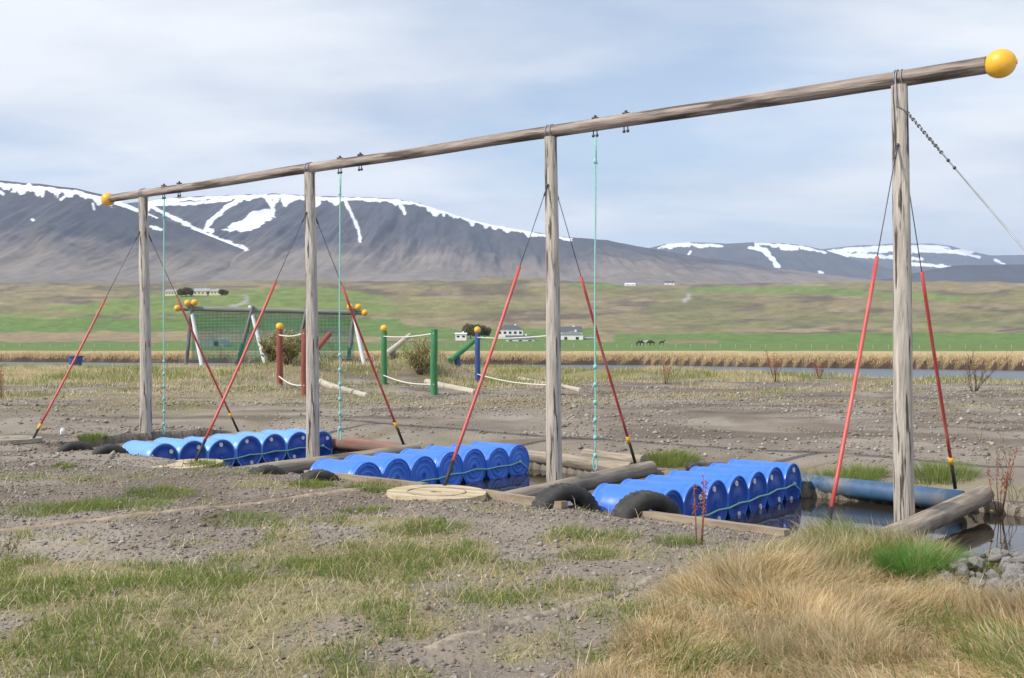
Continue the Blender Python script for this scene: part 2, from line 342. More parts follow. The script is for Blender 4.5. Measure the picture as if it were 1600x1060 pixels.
# mountains: ridge fields with crest lines taken from the skyline
M_mtn = mat('mountain', (1, 1, 1), .95, .16, .004, attr='gcol', detail=9)
def mountain(name, crest, D0, D1, base_z, colors, snows, seed, rough=1.0, powr=1.7, nx=520, ny=150, gully=1.0):
    cx = np.array([(p[0]-800)/F*D1 for p in crest]); cz = np.array([CZ+(HY-p[1])/F*D1 for p in crest])
    X = np.linspace(cx[0], cx[-1], nx); s = np.concatenate([np.linspace(0, 1, ny), 1+np.linspace(.03, .5, 14)])
    XX, S = np.meshgrid(X, s); YY = D0+(D1-D0)*S
    cr_ = np.interp(XX, cx, cz); H = cr_-base_z
    pr = np.where(S <= 1, .30*S+.70*np.clip(S, 0, 1)**powr, 1-(S-1)*.15)
    w = np.clip(1-abs(S-.62)/.42, 0, 1)*np.clip(H/200, 0, 1)
    gl = (fbm(XX/(D1*.018), S*2.2+XX/(D1*.2), seed, 4)-.5)
    ZZ = base_z+H*pr+gl*H*.16*w*gully+(fbm(XX/(D1*.05), S*4, seed+5, 5)-.5)*H*.09*np.clip(S*3, 0, 1)*np.clip((1.02-S)*8, .12, 1)
    px = 800+XX/YY*F; py = HY-(ZZ-CZ)/YY*F
    C = np.zeros(XX.shape+(3,))+np.array(colors[0])
    hrel = (ZZ-base_z)/(cz.max()-base_z)
    C = mixc(C, colors[1], sst(.22, .52, hrel+(fbm(XX/(D1*.03), S*6, seed+9)-.5)*.25))
    C = C*(1+(fbm(XX/(D1*.006), S*30, seed+19, 4)-.5)*.5)[..., None]
    C = mixc(C, colors[2], sst(.5, .62, fbm(XX/(D1*.02), S*14, seed+11))*.5*sst(.6, .3, hrel))
    n = (fbm(px/9, py/5, seed+13)-.5); n2 = fbm(px/14, py/22, seed+14)-.5
    for sn in snows:
        if sn[0] == 'band':                       # below the crest, px range, thickness, finger length
            x0, x1, off, th, fin = sn[1:]
            cpy = np.interp(px, [p[0] for p in crest], [p[1] for p in crest])
            low = cpy+off+th*(1+n*1.2)+fin*np.clip(fbm(px/11, py/40, seed+15, 4)-.45, 0, 1)*4*np.clip(fbm(px/55, py*0+7, seed+16, 2)*2.2-.5, 0, 1.3)
            m = (py > cpy+off+n*3) & (py < low) & (px > x0+n*20) & (px < x1+n*20) & (S <= 1.0)
        elif sn[0] == 'poly':
            m = inpoly(px+n*9+n2*5, py+n*7, sn[1])
        else:                                     # line: points, width
            pts, wd = sn[1], sn[2]; dd = np.full(px.shape, 1e9)
            for (x0, y0), (x1, y1) in zip(pts[:-1], pts[1:]):
                t = np.clip(((px-x0)*(x1-x0)+(py-y0)*(y1-y0))/((x1-x0)**2+(y1-y0)**2), 0, 1)
                dd = np.minimum(dd, np.hypot(px-x0-t*(x1-x0), py-y0-t*(y1-y0)))
            m = dd+n*wd*1.6 < wd
        C = mixc(C, (.80, .82, .86), m*1.0)
    return link(name, grid_mesh(name, XX, YY, ZZ, C), M_mtn, kind='structure')
BR = ((.19, .16, .14), (.06, .06, .075), (.21, .175, .135))
mountain('mountain_far', [(1150, 420), (1230, 400), (1290, 389), (1340, 384), (1400, 381), (1455, 381), (1485, 384), (1510, 391), (1545, 399), (1600, 399), (1680, 396), (1800, 402), (2000, 410), (2300, 420)], 7200, 11500, 170,
         ((.12, .105, .10), (.085, .08, .088), (.16, .135, .11)), [('band', 1290, 1480, 2, 7, 6), ('line', [(1310, 398), (1390, 402), (1440, 405)], 3), ('line', [(1330, 390), (1420, 392), (1520, 394)], 3), ('line', [(1480, 392), (1530, 402)], 2), ('line', [(1400, 412), (1450, 414), (1490, 420)], 2.2), ('line', [(1555, 407), (1570, 413)], 2), ('line', [(1470, 414), (1485, 420)], 2)], 200)
mountain('mountain_middle', [(820, 430), (930, 405), (1000, 391), (1040, 382), (1070, 379), (1110, 380), (1135, 382), (1175, 379), (1225, 380), (1262, 385), (1290, 392), (1330, 404), (1390, 420), (1480, 436), (1600, 445)], 5600, 8600, 150,
         ((.12, .105, .10), (.08, .075, .082), (.17, .14, .11)), [('band', 1030, 1125, 1, 4, 4), ('line', [(1045, 385), (1075, 381)], 4), ('line', [(1090, 386), (1105, 384)], 2.5), ('line', [(1075, 400), (1078, 394)], 2), ('band', 1180, 1290, 1, 3, 2), ('line', [(1182, 386), (1195, 393), (1207, 404), (1215, 417)], 4.5), ('line', [(1170, 387), (1195, 392)], 3), ('line', [(1222, 386), (1245, 389)], 4), ('line', [(1252, 388), (1268, 391)], 2.5), ('line', [(1280, 425), (1286, 427)], 2)], 210)
mountain('dark_hill', [(1250, 446), (1330, 441), (1400, 434), (1440, 424), (1490, 415), (1560, 413), (1650, 414), (1800, 410), (2100, 418), (2400, 430)], 4300, 5600, 140, ((.09, .08, .08), (.055, .055, .065), (.12, .105, .09)), [], 220, ny=70)
mountain('mountain_plateau', [(-500, 328), (-300, 322), (100, 325), (190, 318), (270, 309), (350, 305), (430, 303), (500, 307), (560, 308), (620, 311), (660, 319), (700, 331), (740, 344), (800, 357), (880, 371), (950, 375), (1000, 386), (1060, 397), (1180, 414), (1300, 430), (1400, 441), (1500, 448), (1700, 456)], 2600, 4900, 135, BR,
         [('band', 225, 645, 1, 5, 20), ('band', 640, 890, 0, 4, 5), ('line', [(222, 312), (250, 330), (300, 355), (335, 372), (384, 389)], 3), ('poly', [(350, 362), (362, 350), (378, 345), (392, 334), (412, 326), (432, 326), (430, 340), (412, 346), (398, 358), (372, 362)]), ('line', [(375, 311), (352, 326), (330, 345), (322, 356), (330, 362)], 3.5), ('line', [(240, 320), (300, 318), (360, 312)], 2.5), ('line', [(540, 316), (552, 340), (560, 360), (563, 378)], 2.2), ('line', [(415, 305), (425, 322)], 4), ('line', [(625, 320), (633, 334)], 3), ('line', [(222, 352), (250, 360)], 2)], 230, nx=1500, ny=240, gully=1.2)
mountain('mountain_spur', [(-700, 266), (-500, 268), (-200, 274), (0, 283), (60, 288), (120, 295), (165, 306), (200, 320), (250, 342), (310, 362), (370, 386), (430, 410), (490, 434), (540, 452), (600, 470)], 2400, 3700, 130, BR,
         [('band', -300, 175, 3, 7, 9), ('line', [(45, 290), (60, 302), (50, 294)], 4), ('line', [(165, 312), (210, 326), (245, 338)], 3.5), ('line', [(95, 312), (104, 306)], 2), ('line', [(0, 300), (5, 304)], 2.5), ('line', [(145, 318), (147, 328)], 1.4), ('line', [(236, 354), (252, 359), (240, 357)], 2), ('line', [(50, 343), (53, 345)], 1.8)], 240, nx=1000, ny=220, gully=.8)

# ---------------------------------------------------------------- log frame
def log_mesh(Lh, r0, r1, seed, n=18, seg=26, wob=.05, bend=.0):
    rr = random.Random(seed); ph = [rr.uniform(0, 6.28) for _ in range(6)]
    b = MB(); vs = []
    for i in range(seg+1):
        t = i/seg; z = t*Lh; r = r0+(r1-r0)*t
        ox = bend*math.sin(t*math.pi)+.006*math.sin(t*9+ph[0]); oy = .006*math.sin(t*7+ph[1])
        for k in range(n):
            a = 2*math.pi*k/n
            q = r*(1+wob*(.5*math.sin(3*a+ph[2]+t*2)+.35*math.sin(5*a+ph[3]-t*3)+.4*math.sin(t*23+ph[4]+a)*.5))
            vs.append((ox+q*math.cos(a), oy+q*math.sin(a), z))
    fs = [(i*n+k, i*n+(k+1) % n, (i+1)*n+(k+1) % n, (i+1)*n+k) for i in range(seg) for k in range(n)]
    fs += [tuple(reversed(range(n))), tuple(range(seg*n, (seg+1)*n))]
    b.add(vs, fs); return b
def logo(name, p0, p1, r0, r1, m, parent=None, seed=0, **k):
    p0 = Vector(p0); p1 = Vector(p1); kw = {a: k.pop(a) for a in ('bend', 'wob', 'seg', 'n') if a in k}
    o = log_mesh((p1-p0).length, r0, r1, seed, **kw).build(name, m, parent, frame_z(p0, p1-p0), **k); return sharp(o, 50)
UP = [0, 4.58, 9.33, 13.94]; LEAN = Vector((-.012, 0, 1))
BZ = 4.585
fr = empty('log_swing_frame', loc(7, 0, 0), label='tall weathered log frame of four posts and one long beam over the barrel ponds', cat='log frame')
for i, u in enumerate(UP):
    p = loc(u, 0, -.75); top = loc(u, 0, BZ-.07)
    p = p+Vector((.055, 0, 0)); top = top-Vector((.005, 0, 0))
    logo('post', p, top, .112 if i < 3 else .118, .084, M_wood, fr, 10+i, seg=40)
    # wire lashing round beam and post head
    b = MB(); c = loc(u, 0, BZ)
    for s in (-.035, .035):
        q = [c+U*(s+.01*math.sin(a))+V*(.097*math.cos(a))+Vector((0, 0, .097*math.sin(a)-.0)) for a in np.linspace(0, 2*math.pi, 17)]
        b.tube(q, .006, 5, False)
    b.build('wire_lashing', M_steel, fr)
ends = [(-.87, 4.58+.35, .088, .082), (4.58-.05, 9.33+.1, .08, .078), (9.33-.05, 15.02, .08, .074)]
for i, (u0, u1, r0, r1) in enumerate(ends):
    if i == 0: u1 = 4.58+.02
    logo('beam', loc(u0, 0, BZ+(.004 if i != 1 else 0)), loc(u1, 0, BZ), r0, r1, M_beam, fr, 30+i, seg=40)
for u, r in ((-1.0, .145), (15.13, .128)):
    o = MB().ball((0, 0, 0), r, 28, 18, (1, 1, 1.06)); o.lathe([(.03, r*1.0), (.03, r*1.09), (.012, r*1.1)], 12)
    o.build('end_buoy', M_yel, fr, frame_z(loc(u, 0, BZ), U if u > 0 else -U))
def hook(u):
    b = MB(); c = loc(u, 0, BZ)
    for s in (-.028, .028):
        b.tube([c+U*s+Vector((0, 0, .08)), c+U*s+Vector((0, 0, -.13))], .008, 6)
        b.ball(c+U*s+Vector((0, 0, -.135)), .022, 8, 6)
    b.box((0, 0, .092), (.09, .05, .02), Matrix.Translation(c)); b.ball(c+Vector((0, 0, .115)), .02, 8, 6)
    b.build('eye_bolt', M_dsteel, fr)
def u_at(px):
    k = (px-800)/F; return (k*P4.y-P4.x)/(U.x-k*U.y)
RP = [(256, 280, 680), (531, 563, 690), (930, 978, 737)]
rl = ['teal knotted climbing rope hanging above the barrel row farthest from the blue pipe', 'teal knotted climbing rope hanging beside the reddish log and ring-ended barrels', 'teal knotted climbing rope ending in a loop above the row beside the blue pipe']
for i, (pa, pb, yb) in enumerate(RP):
    ua, ub = u_at(pa), u_at(pb); hook(ua); hook(ub)
    c = loc(ua, 0, 0); zb = CZ-(yb-HY)/F*c.y; zt = BZ-.15
    e = empty('climbing_rope', c+Vector((0, 0, zb)), label=rl[i], cat='rope', group='ropes hanging from the log beam')
    pts = [c+Vector((.004*math.sin(t*9), .004*math.cos(t*7), zt+(zb+.2-zt)*t)) for t in np.linspace(0, 1, 30)]
    MB().tube(pts, .0115, 6).build('rope_line', M_rope, e)
    b = MB()
    b.tube([c+Vector((.03*math.sin(a)*(.6+.4*(a/6.28)), 0, zb+.11+.10*math.cos(a))) for a in np.linspace(0, 6.28, 15)], .011, 6)
    b.build('end_loop', M_rope, e)
    for z in [zb+.21]+[zb+.21+.23*k for k in range(1, 6)]+[zt-.32]:
        b = MB(); b.ball(c+Vector((0, 0, z)), .027, 8, 6, (1, 1, 1.25)); a = random.uniform(0, 6)
        b.tube([c+Vector((0, 0, z)), c+Vector((.04*math.cos(a), .03*math.sin(a), z-.035))], .008, 5); b.build('knot', M_rope, e)
    b = MB(); b.tube([c+Vector((.016, 0, zt)), c+Vector((.012, 0, zt-.3))], .009, 6); b.build('doubled_end', M_rope, e)
# guy wires with red sleeves
gl = {(3, -1): 'red-sleeved guy wire running down behind the straw grass beside the post with the stay cable', (3, 1): 'red-sleeved guy wire ending at the bank end of the log beside the blue pipe',
      (2, -1): 'red-sleeved guy wire coming down behind the round pale wooden reel', (2, 1): 'red-sleeved guy wire with yellow band ending at the log by the looped rope',
      (1, -1): 'red-sleeved guy wire coming down over blue barrels to the half-buried reel', (1, 1): 'red-sleeved guy wire with yellow band ending beside the reddish log',
      (0, -1): 'red-sleeved guy wire reaching the ground by the raised grey reel', (0, 1): 'red-sleeved guy wire ending behind the barrels farthest from the blue pipe'}
sl_top = {(0, -1): 402, (0, 1): 425, (1, -1): 417, (1, 1): 433, (2, -1): 440, (2, 1): 447, (3, -1): 466, (3, 1): 466}
for i, u in enumerate(UP):
    for s in (-1, 1):
        A = loc(u, .085*s, 3.86); z1 = .03 if s < 0 else -.05
        if i == 0 and s < 0: z1 = -.1
        B = loc(u, (2.2 if s < 0 else 2.2)*s, z1)
        lo_, hi_ = 0., 1.
        for _ in range(40):
            t = (lo_+hi_)/2; p = A.lerp(B, t); py = HY-(p.z-CZ)/p.y*F
            if py < sl_top[(i, s)]: lo_ = t
            else: hi_ = t
        e = empty('guy_wire', B, label=gl[(3-i, s)], cat='guy wire', group='red-sleeved guy wires of the log frame')
        MB().tube([A, A.lerp(B, t+.02)], .0055, 5).build('wire', M_dsteel, e)
        k = .86 if s > 0 else .88
        T0 = A.lerp(B, t); d = (B-T0).length
        sag = V*(-.015*s)
        MB().tube([T0.lerp(B, q*k)+sag*math.sin(q*3.14) for q in np.linspace(0, 1, 9)], .021, 8).build('red_sleeve', M_red, e)
        MB().tube([T0.lerp(B, k), T0.lerp(B, 1.0)], .023, 8).build('black_sleeve', M_black, e)
        if s > 0 or i == 3: MB().tube([T0.lerp(B, k-.015), T0.lerp(B, k+.02)], .030, 8).build('yellow_band', M_yband, e)
        b = MB(); b.ball(A, .022, 8, 6); b.tube([A, A.lerp(B, .04)], .012, 5); b.build('clamp', M_dsteel, e)
e = empty('stay_cable', loc(-3.25, 0, 0), label='steel stay cable with chain slanting down from the beam end to the bank', cat='cable')
A = loc(-.09, -.03, 4.2); B = loc(-3.25, 0, -.02); MB().tube([A.lerp(B, .1), B], .009, 6).build('cable', M_steel, e)
b = MB()
for k in range(13):
    p = A.lerp(B, k*.009); b.ball(p, .016, 6, 5, (.8, .8, 1.5) if k % 2 else (1.4, .6, 1.3))
b.build('chain', M_dsteel, e)
b = MB(); b.tube([loc(.02, .097*math.cos(a), BZ+.097*math.sin(a)) for a in np.linspace(.2, math.pi, 9)]+[loc(.01, -.10, 4.4), loc(0, -.10, 4.28), A], .008, 5); b.tube([A, A.lerp(B, .12)], .009, 5); b.build('sling', M_steel, e)
for k in (.13, .15): MB().ball(A.lerp(B, k), .02, 6, 5).build('cable_clip', M_dsteel, e)

# ---------------------------------------------------------------- barrels
BR_, BL_ = .288, .90
def prof_body():
    p = [(.27, 0), (.286, .006), (.290, .02), (.284, .045), (.276, .06), (.283, .085)]
    for t in np.linspace(.1, .9, 13): p.append((.285+.006*math.sin(math.pi*t)-(.006 if abs(t-.35) < .02 or abs(t-.65) < .02 else 0), BL_*t))
    return p+[(.283, BL_-.085), (.276, BL_-.06), (.284, BL_-.045), (.290, BL_-.02), (.289, BL_-.004), (.280, BL_), (.268, BL_-.003), (.264, BL_-.022), (.05, BL_-.024)]
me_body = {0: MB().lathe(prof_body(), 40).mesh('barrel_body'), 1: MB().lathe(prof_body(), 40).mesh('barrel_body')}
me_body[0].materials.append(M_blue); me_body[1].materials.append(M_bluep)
bl = MB(); bl.lathe([(.262, BL_-.0215), (.262, BL_-.016), (.235, BL_-.013), (.225, BL_-.02), (.12, BL_-.018), (.11, BL_-.012), (.04, BL_-.012)], 36)
me_lidA = bl.mesh('lid'); me_lidA.materials.append(M_lid)
bl = MB(); bl.lathe([(.262, BL_-.0215), (.262, BL_-.012), (.24, BL_-.006), (.225, BL_-.016), (.17, BL_-.016), (.16, BL_-.006), (.145, BL_-.006), (.135, BL_-.016), (.09, BL_-.016), (.08, BL_-.004), (.05, BL_-.004), (.04, BL_-.014)], 36)
bl.box((0, .243, BL_-.006), (.12, .03, .02)); me_lidB = bl.mesh('lid'); me_lidB.materials.append(M_blue)
bl = MB().lathe([(.036, 0), (.036, .012), (.026, .016), (.02, .010)], 14); me_bung = bl.mesh('bung'); me_bung.materials.append(M_white)
bl = MB().lathe([(.05, 0), (.05, .006), (.035, .008), (.02, .004)], 14); me_boss = bl.mesh('boss'); me_boss.materials.append(M_lid)
for m_ in list(me_body.values())+[me_lidA, me_lidB, me_bung, me_boss]: m_.polygons.foreach_set('use_smooth', [True]*len(m_.polygons)); m_.set_sharp_from_angle(angle=R(40))
rows = [(0, 'row beside the blue pipe', 0), (4.62, 'row with ring-moulded ends', 1), (9.27, 'row farthest from the blue pipe', 0)]
ordn = ['first', 'second', 'third', 'fourth', 'fifth', 'sixth', 'last']
for (du, rname, typ) in rows:
    ends_ = []
    for k in range(7):
        v = -1.36+k*.57; p = loc(2.03+du+random.uniform(-.02, .02)+BL_, v, -.35+.205+random.uniform(-.012, .012))
        roll = random.choice([1.57, 1.2, 2.2, .5, 1.8, 4.0])+random.uniform(-.25, .25)
        M = frame_z(p, -U+Vector((0, 0, random.uniform(-.012, .012))), 0)
        e = empty('blue_barrel', p, label='blue plastic barrel, %s from the gravel bank in the %s' % (ordn[k], rname), cat='barrel', group='blue barrels floating in the ponds')
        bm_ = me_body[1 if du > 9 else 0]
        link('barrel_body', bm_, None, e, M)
        Mr = M @ Matrix.Rotation(roll, 4, 'Z') if not typ else M @ Matrix.Rotation(random.uniform(-.3, .3)+math.pi/2*0, 4, 'Z')
        lid = link('lid', me_lidB if typ else me_lidA, None, e, Mr)
        if not typ:
            for a in (0, math.pi):
                link('bung', me_bung, None, lid, Mr @ Matrix.Translation((.195*math.cos(a), .195*math.sin(a), BL_-.018)))
        link('boss', me_boss, None, lid, Mr @ Matrix.Translation((0, 0, BL_-.012)))
        ends_.append(M @ Vector((0, 0, BL_+.012)))
    b = MB(); pts = []
    for k in range(7):
        pts.append(ends_[k]+Vector((0, 0, -.10+.11*k/6)))
        if k < 6: pts.append((ends_[k]+ends_[k+1])/2+Vector((0, 0, -.10+.11*(k+.5)/6-.02)))
    b.tube(pts, .012, 6)
    q = pts[-1]; b.tube([q, q+V*.2+Vector((0, 0, -.1)), q+V*.24+Vector((.02, 0, -.26))], .009, 5); b.ball(q, .03, 8, 6); b.ball(pts[0], .03, 8, 6)
    b.build('lashing_rope', M_rope, label='pale teal rope threaded across the barrel ends of the %s' % rname, cat='rope')

# ---------------------------------------------------------------- pond edging: logs, boards, tyres, pipe, reels
lg = ['grey log lying from the post base to the bank beside the blue pipe', 'grey-brown log lying across the water under the post by the pale reel', 'grey-brown log crossing the water under the post between the two farther barrel rows', 'log at the far end of the ponds behind the farthest barrel row']
for i, u in enumerate(UP):
    v0 = -1.75; v1 = 2.32
    logo('pond_log', loc(u-.19, v0, -.20), loc(u-.19+(.0 if i else -.12), v1, -.12), .125, .115, M_log, None, 50+i, label=lg[i], cat='log', group='logs dividing the barrel ponds')
logo('reddish_log', loc(9.45, 2.35, -.14), loc(11.55, 2.42, -.13), .11, .12, M_redlog, None, 60, label='reddish-brown log along the back edge behind the middle post', cat='log')
logo('back_log', loc(4.75, 2.40, -.17), loc(7.2, 2.92, -.15), .12, .11, M_log, None, 61, label='grey log along the back edge by the looped climbing rope', cat='log')
logo('back_log', loc(4.7, 2.66, -.06), loc(6.0, 2.98, -.06), .09, .085, M_log, None, 62, label='shorter grey log lying on the bank behind the back edge log', cat='log')
MB().tube([loc(-.1, 2.12, -.19), loc(.9, 2.36, -.19), loc(2.2, 2.62, -.19), loc(3.0, 2.72, -.2)], .13, 20).build('blue_pipe', M_pipe, label='large dull blue pipe along the back edge behind the tall post', cat='pipe')
def board(p0, p1, w, h, name, m, seed, **k):
    p0 = Vector(p0); p1 = Vector(p1); n = 14; rr = random.Random(seed); b = MB(); vs = []
    d = (p1-p0).normalized(); sd_ = d.cross(Vector((0, 0, 1))).normalized()
    for i in range(n+1):
        c = p0.lerp(p1, i/n)+sd_*rr.uniform(-.008, .008); hh = h*(1+rr.uniform(-.12, .12)); ww = w*(1+rr.uniform(-.08, .08))
        vs += [c-sd_*ww/2-Vector((0, 0, h)), c+sd_*ww/2-Vector((0, 0, h)), c+sd_*ww/2+Vector((0, 0, hh*.2)), c-sd_*ww/2+Vector((0, 0, hh*.24))]
    fs = [(i*4+k_, i*4+(k_+1) % 4, i*4+4+(k_+1) % 4, i*4+4+k_) for i in range(n) for k_ in range(4)]+[(3, 2, 1, 0), (n*4, n*4+1, n*4+2, n*4+3)]
    M = frame_z(p0, d); Mi = M.inverted()
    return b.add([Mi @ v for v in vs], fs).build(name, m, None, M, smooth=False, **k)
board(loc(.35, -2.2, -.02), loc(2.25, -2.1, .005), .13, .12, 'edging_board', M_board, 1, label='tan timber board edging the water beside the row by the blue pipe', cat='board')
board(loc(2.85, -2.22, .02), loc(4.05, -2.12, .04), .12, .12, 'edging_board', M_board, 2, label='tan timber board between the pale reel and the tyre', cat='board')
board(loc(4.9, -2.16, .05), loc(7.0, -2.14, .06), .12, .12, 'edging_board', M_board, 3, label='timber board edging the ring-ended barrel row', cat='board')
def gpt(px, py, dz=0):
    D = 12.
    for _ in range(20):
        p = at(px, py, D); zz = max(float(hg(p.x, p.y)), -.06); D = D*.5+.5*(CZ-zz)*F/(py-HY)
    p = at(px, py, D); return Vector((p.x, p.y, max(float(hg(p.x, p.y)), -.3)+dz))
def buried(name, pts, w, m, seed, **k):
    P = [gpt(*q) for q in pts]; out = []
    for a, c in zip(P[:-1], P[1:]):
        for t in np.linspace(0, 1, 12)[:-1 if c is not P[-1] else None]: q = a.lerp(c, t); out.append(Vector((q.x, q.y, float(hg(q.x, q.y))-w*.38)))
    rr = random.Random(seed)
    return MB().tube(out, [w*(.9+.2*rr.random())*.62 for _ in out], 8).build(name, m, **k)
buried('buried_timber', [(-60, 838), (200, 808), (420, 785), (598, 764)], .12, M_board, 3, label='long half-buried edging timber running across the gravel to the pale reel', cat='timber')
buried('buried_timber', [(672, 1014), (860, 958), (1052, 893)], .10, M_log, 4, label='short half-buried timber reaching the straw grass', cat='timber')
def tyre_mesh(Ro=.31, wd=.19, n=36):
    pr = [(Ro*.58, -wd*.42), (Ro*.80, -wd*.5), (Ro*.95, -wd*.46), (Ro, -wd*.34), (Ro, -wd*.1), (Ro*.975, -wd*.08), (Ro*.975, wd*.08), (Ro, wd*.1), (Ro, wd*.34), (Ro*.95, wd*.46), (Ro*.80, wd*.5), (Ro*.58, wd*.42)]
    b = MB(); vs = []
    for j, (r, z) in enumerate(pr):
        for k in range(n*2):
            q = r-(.010 if (2 <= j <= 9 and k % 2) else 0); a = math.pi*k/n+(.04 if j > 5 else 0)
            vs.append((q*math.cos(a), q*math.sin(a), z))
    m = n*2; J = len(pr)
    fs = [(j*m+k, j*m+(k+1) % m, ((j+1) % J)*m+(k+1) % m, ((j+1) % J)*m+k) for j in range(J) for k in range(m)]
    b.add(vs, fs); return b
me_ty = tyre_mesh().mesh('tyre'); me_ty.materials.append(M_tyre)
for px, py, s, lab in ((1005, 800, 1.0, 'half-buried black tyre in front of the row beside the blue pipe'), (877, 787, 1.0, 'half-buried black tyre beside the log under the post near the pale reel'),
                  (498, 745, .95, 'half-buried black tyre at the corner of the ring-ended barrel row'), (419, 735, .9, 'half-buried black tyre beside the log between the two farther rows'),
                  (172, 702, .95, 'half-buried black tyre against the farthest barrel row'), (118, 697, .95, 'half-buried black tyre beside a grass tuft near the grey reel')):
    p = gpt(px, py+6); q = p+Vector((0, 0, -.20)); s *= 1.15
    if py > 780: q = loc(1.98, -1.98, -.2) if px > 950 else loc(2.98, -2.02, -.2); s = 1.32
    link('tyre', me_ty, None, None, frame_z(q, U*.9+V*.45, 0) @ Matrix.Diagonal((s, s, s*1.25, 1)), label=lab, cat='tyre', group='half-buried tyres')
me_ty2 = tyre_mesh(.42, .24, 44).mesh('tyre'); me_ty2.materials.append(M_tyre)
link('tyre', me_ty2, None, None, frame_z(loc(3.45, 2.55, -.13), (0.02, .03, 1)), label='black tyre lying flat on the back edge beside the looped rope', cat='tyre')
link('tyre', me_ty2, None, None, frame_z(loc(7.95, 2.55, -.12), (-.03, .02, 1)), label='black tyre lying flat behind the ring-ended barrels', cat='tyre')
def reel(c, r, m, tilt, label, rot=.3):
    e = empty('cable_reel', c, label=label, cat='cable reel', group='wooden reels at the guy wires')
    M = frame_z(c, tilt) @ Matrix.Rotation(rot, 4, 'Z'); w = 2*r/9
    for k in range(9):
        x0 = -r+k*w+.004; x1 = x0+w-.008; P = []
        hole = .07
        def arc(x): return math.sqrt(max(r*r-x*x, 1e-4))
        xs_ = np.linspace(x0, x1, 5)
        segs = [(-1, 1)] if not (k == 4) else [(-1, 0), (0, 1)]
        b = MB()
        for (sa, sb) in segs:
            ya = [-arc(x) if sa == -1 else hole*math.sqrt(max(1-(x/hole)**2, 0)) if abs(x) < hole else 0 for x in xs_]
            yb = [arc(x) if sb == 1 else -(hole*math.sqrt(max(1-(x/hole)**2, 0)) if abs(x) < hole else 0) for x in xs_]
            if k == 4 and sb == 0: yb = [-max(1e-3, -y) for y in yb]
            vs = [(x, y, z) for z in (-.07, 0) for x, y in list(zip(xs_, ya))+list(zip(xs_[::-1], yb[::-1]))]
            n = 10; b.add(vs, [tuple(reversed(range(n))), tuple(range(n, 2*n))]+[(i, (i+1) % n, n+(i+1) % n, n+i) for i in range(n)])
        b.build('plank', m, e, M @ Matrix.Translation((0, 0, random.uniform(-.004, .004))), smooth=False)
    b = MB(); pr = [(r*.60, .001), (r*.60, .006), (r*.575, .006), (r*.575, .001)]
    n = 40; vs = [(q*math.cos(2*math.pi*k/n), q*math.sin(2*math.pi*k/n), z) for q, z in pr for k in range(n)]
    b.add(vs, [(j*n+k, j*n+(k+1) % n, (j+1)*n+(k+1) % n, (j+1)*n+k) for j in range(3) for k in range(n)]); b.build('groove_ring', M_board, e, M)
reel(gpt(682, 776, .055), .56, M_reel, (.015, -.01, 1), 'round pale wooden cable reel end lying on the gravel beside the water')
reel(gpt(292, 726, .012), .50, M_reel, (-.04, -.03, 1), 'half-buried pale wooden reel end in front of the farthest barrels', 1.2)
reel(gpt(12, 692, .085), .55, M_reelgrey, (.02, .01, 1), 'raised grey wooden reel end on the gravel far from the ponds', .8)

# ---------------------------------------------------------------- playground behind
def zg(x, y): return float(hg(x, y))
def station(name, pts, m, label, balls):
    """two painted posts with an upper and a lower rope"""
    P = []
    for px, py in pts:
        D = 35.
        for _ in range(30): q = at(px, py, D); D = .6*D+.4*(CZ-zg(q.x, q.y))*F/(py-HY)
        q = at(px, py, D); P.append(Vector((q.x, q.y, zg(q.x, q.y))))
    e = empty('rope_walk', (P[0]+P[1])/2, label=label, cat='rope walk', group='painted rope walks')
    for k, p in enumerate(P):
        h = 1.9; logo('post', p-Vector((0, 0, .3)), p+Vector((0, 0, h)), .105, .10, m, e, 80+k, seg=12, n=14)
        if balls[k]: MB().ball((0, 0, 0), .13, 18, 12).build('end_buoy', M_yel, e, Matrix.Translation(p+Vector((0, 0, h+.11))))
    for z0, z1, s in ((1.72, 1.78, .06), (.32, .30, .10)):
        pts_ = [P[0].lerp(P[1], t)+Vector((0, -.1, z0+(z1-z0)*t-s*math.sin(math.pi*t))) for t in np.linspace(0, 1, 12)]
        MB().tube(pts_, .022, 6).build('rope_line', M_wrope, e)
    return P
station('r', [(437, 603), (476, 619)], M_postr, 'red painted posts with yellow ball and white ropes', (1, 0))
station('g', [(600, 600), (678, 617)], M_postg, 'green painted posts with one yellow ball and white ropes', (1, 0))
station('b', [(746, 598), (868, 618)], M_postb, 'blue painted posts with yellow balls and white ropes', (1, 1))
def beamstand(x0, y0, x1, y1, D, m, mp_, lab):
    a = at(x0, y0, D); c = at(x1, y1, D+1.2); e = empty('slanted_beam', (a.x, D, zg(a.x, D)), label=lab, cat='balance beam')
    logo('beam', a-(c-a)*.05, c, .12, .10, m, e, 90, seg=10, n=10); p = a.lerp(c, .22); logo('support_post', (p.x, p.y, zg(p.x, p.y)-.3), (p.x, p.y, p.z-.08), .12, .12, mp_, e, 91, seg=6, n=10)
beamstand(486, 556, 515, 522, 41, M_postr, M_postr, 'reddish slanted beam on a stub post behind the red rope walk')
beamstand(606, 552, 641, 524, 42, M_drift, M_gpole, 'weathered slanted beam on a stub post behind the green rope walk')
beamstand(706, 562, 744, 530, 42, M_postg, M_postb, 'dark green slanted beam on a stub post beside the blue rope walk')
for (x0, y0, x1, y1, lab, bd) in ((502, 600, 574, 622, 'curved pale driftwood log lying behind the middle post', -.12), (668, 599, 745, 616, 'pale driftwood log lying behind the green post', -.1), (813, 595, 908, 613, 'pale driftwood log lying behind the blue post', -.06)):
    a = gpt(x0, y0+2, .08); c = gpt(x1, y1, .05); logo('driftwood_log', a, c, .13, .09, M_drift, None, 95, seg=14, n=10, bend=bd, label=lab, cat='driftwood')
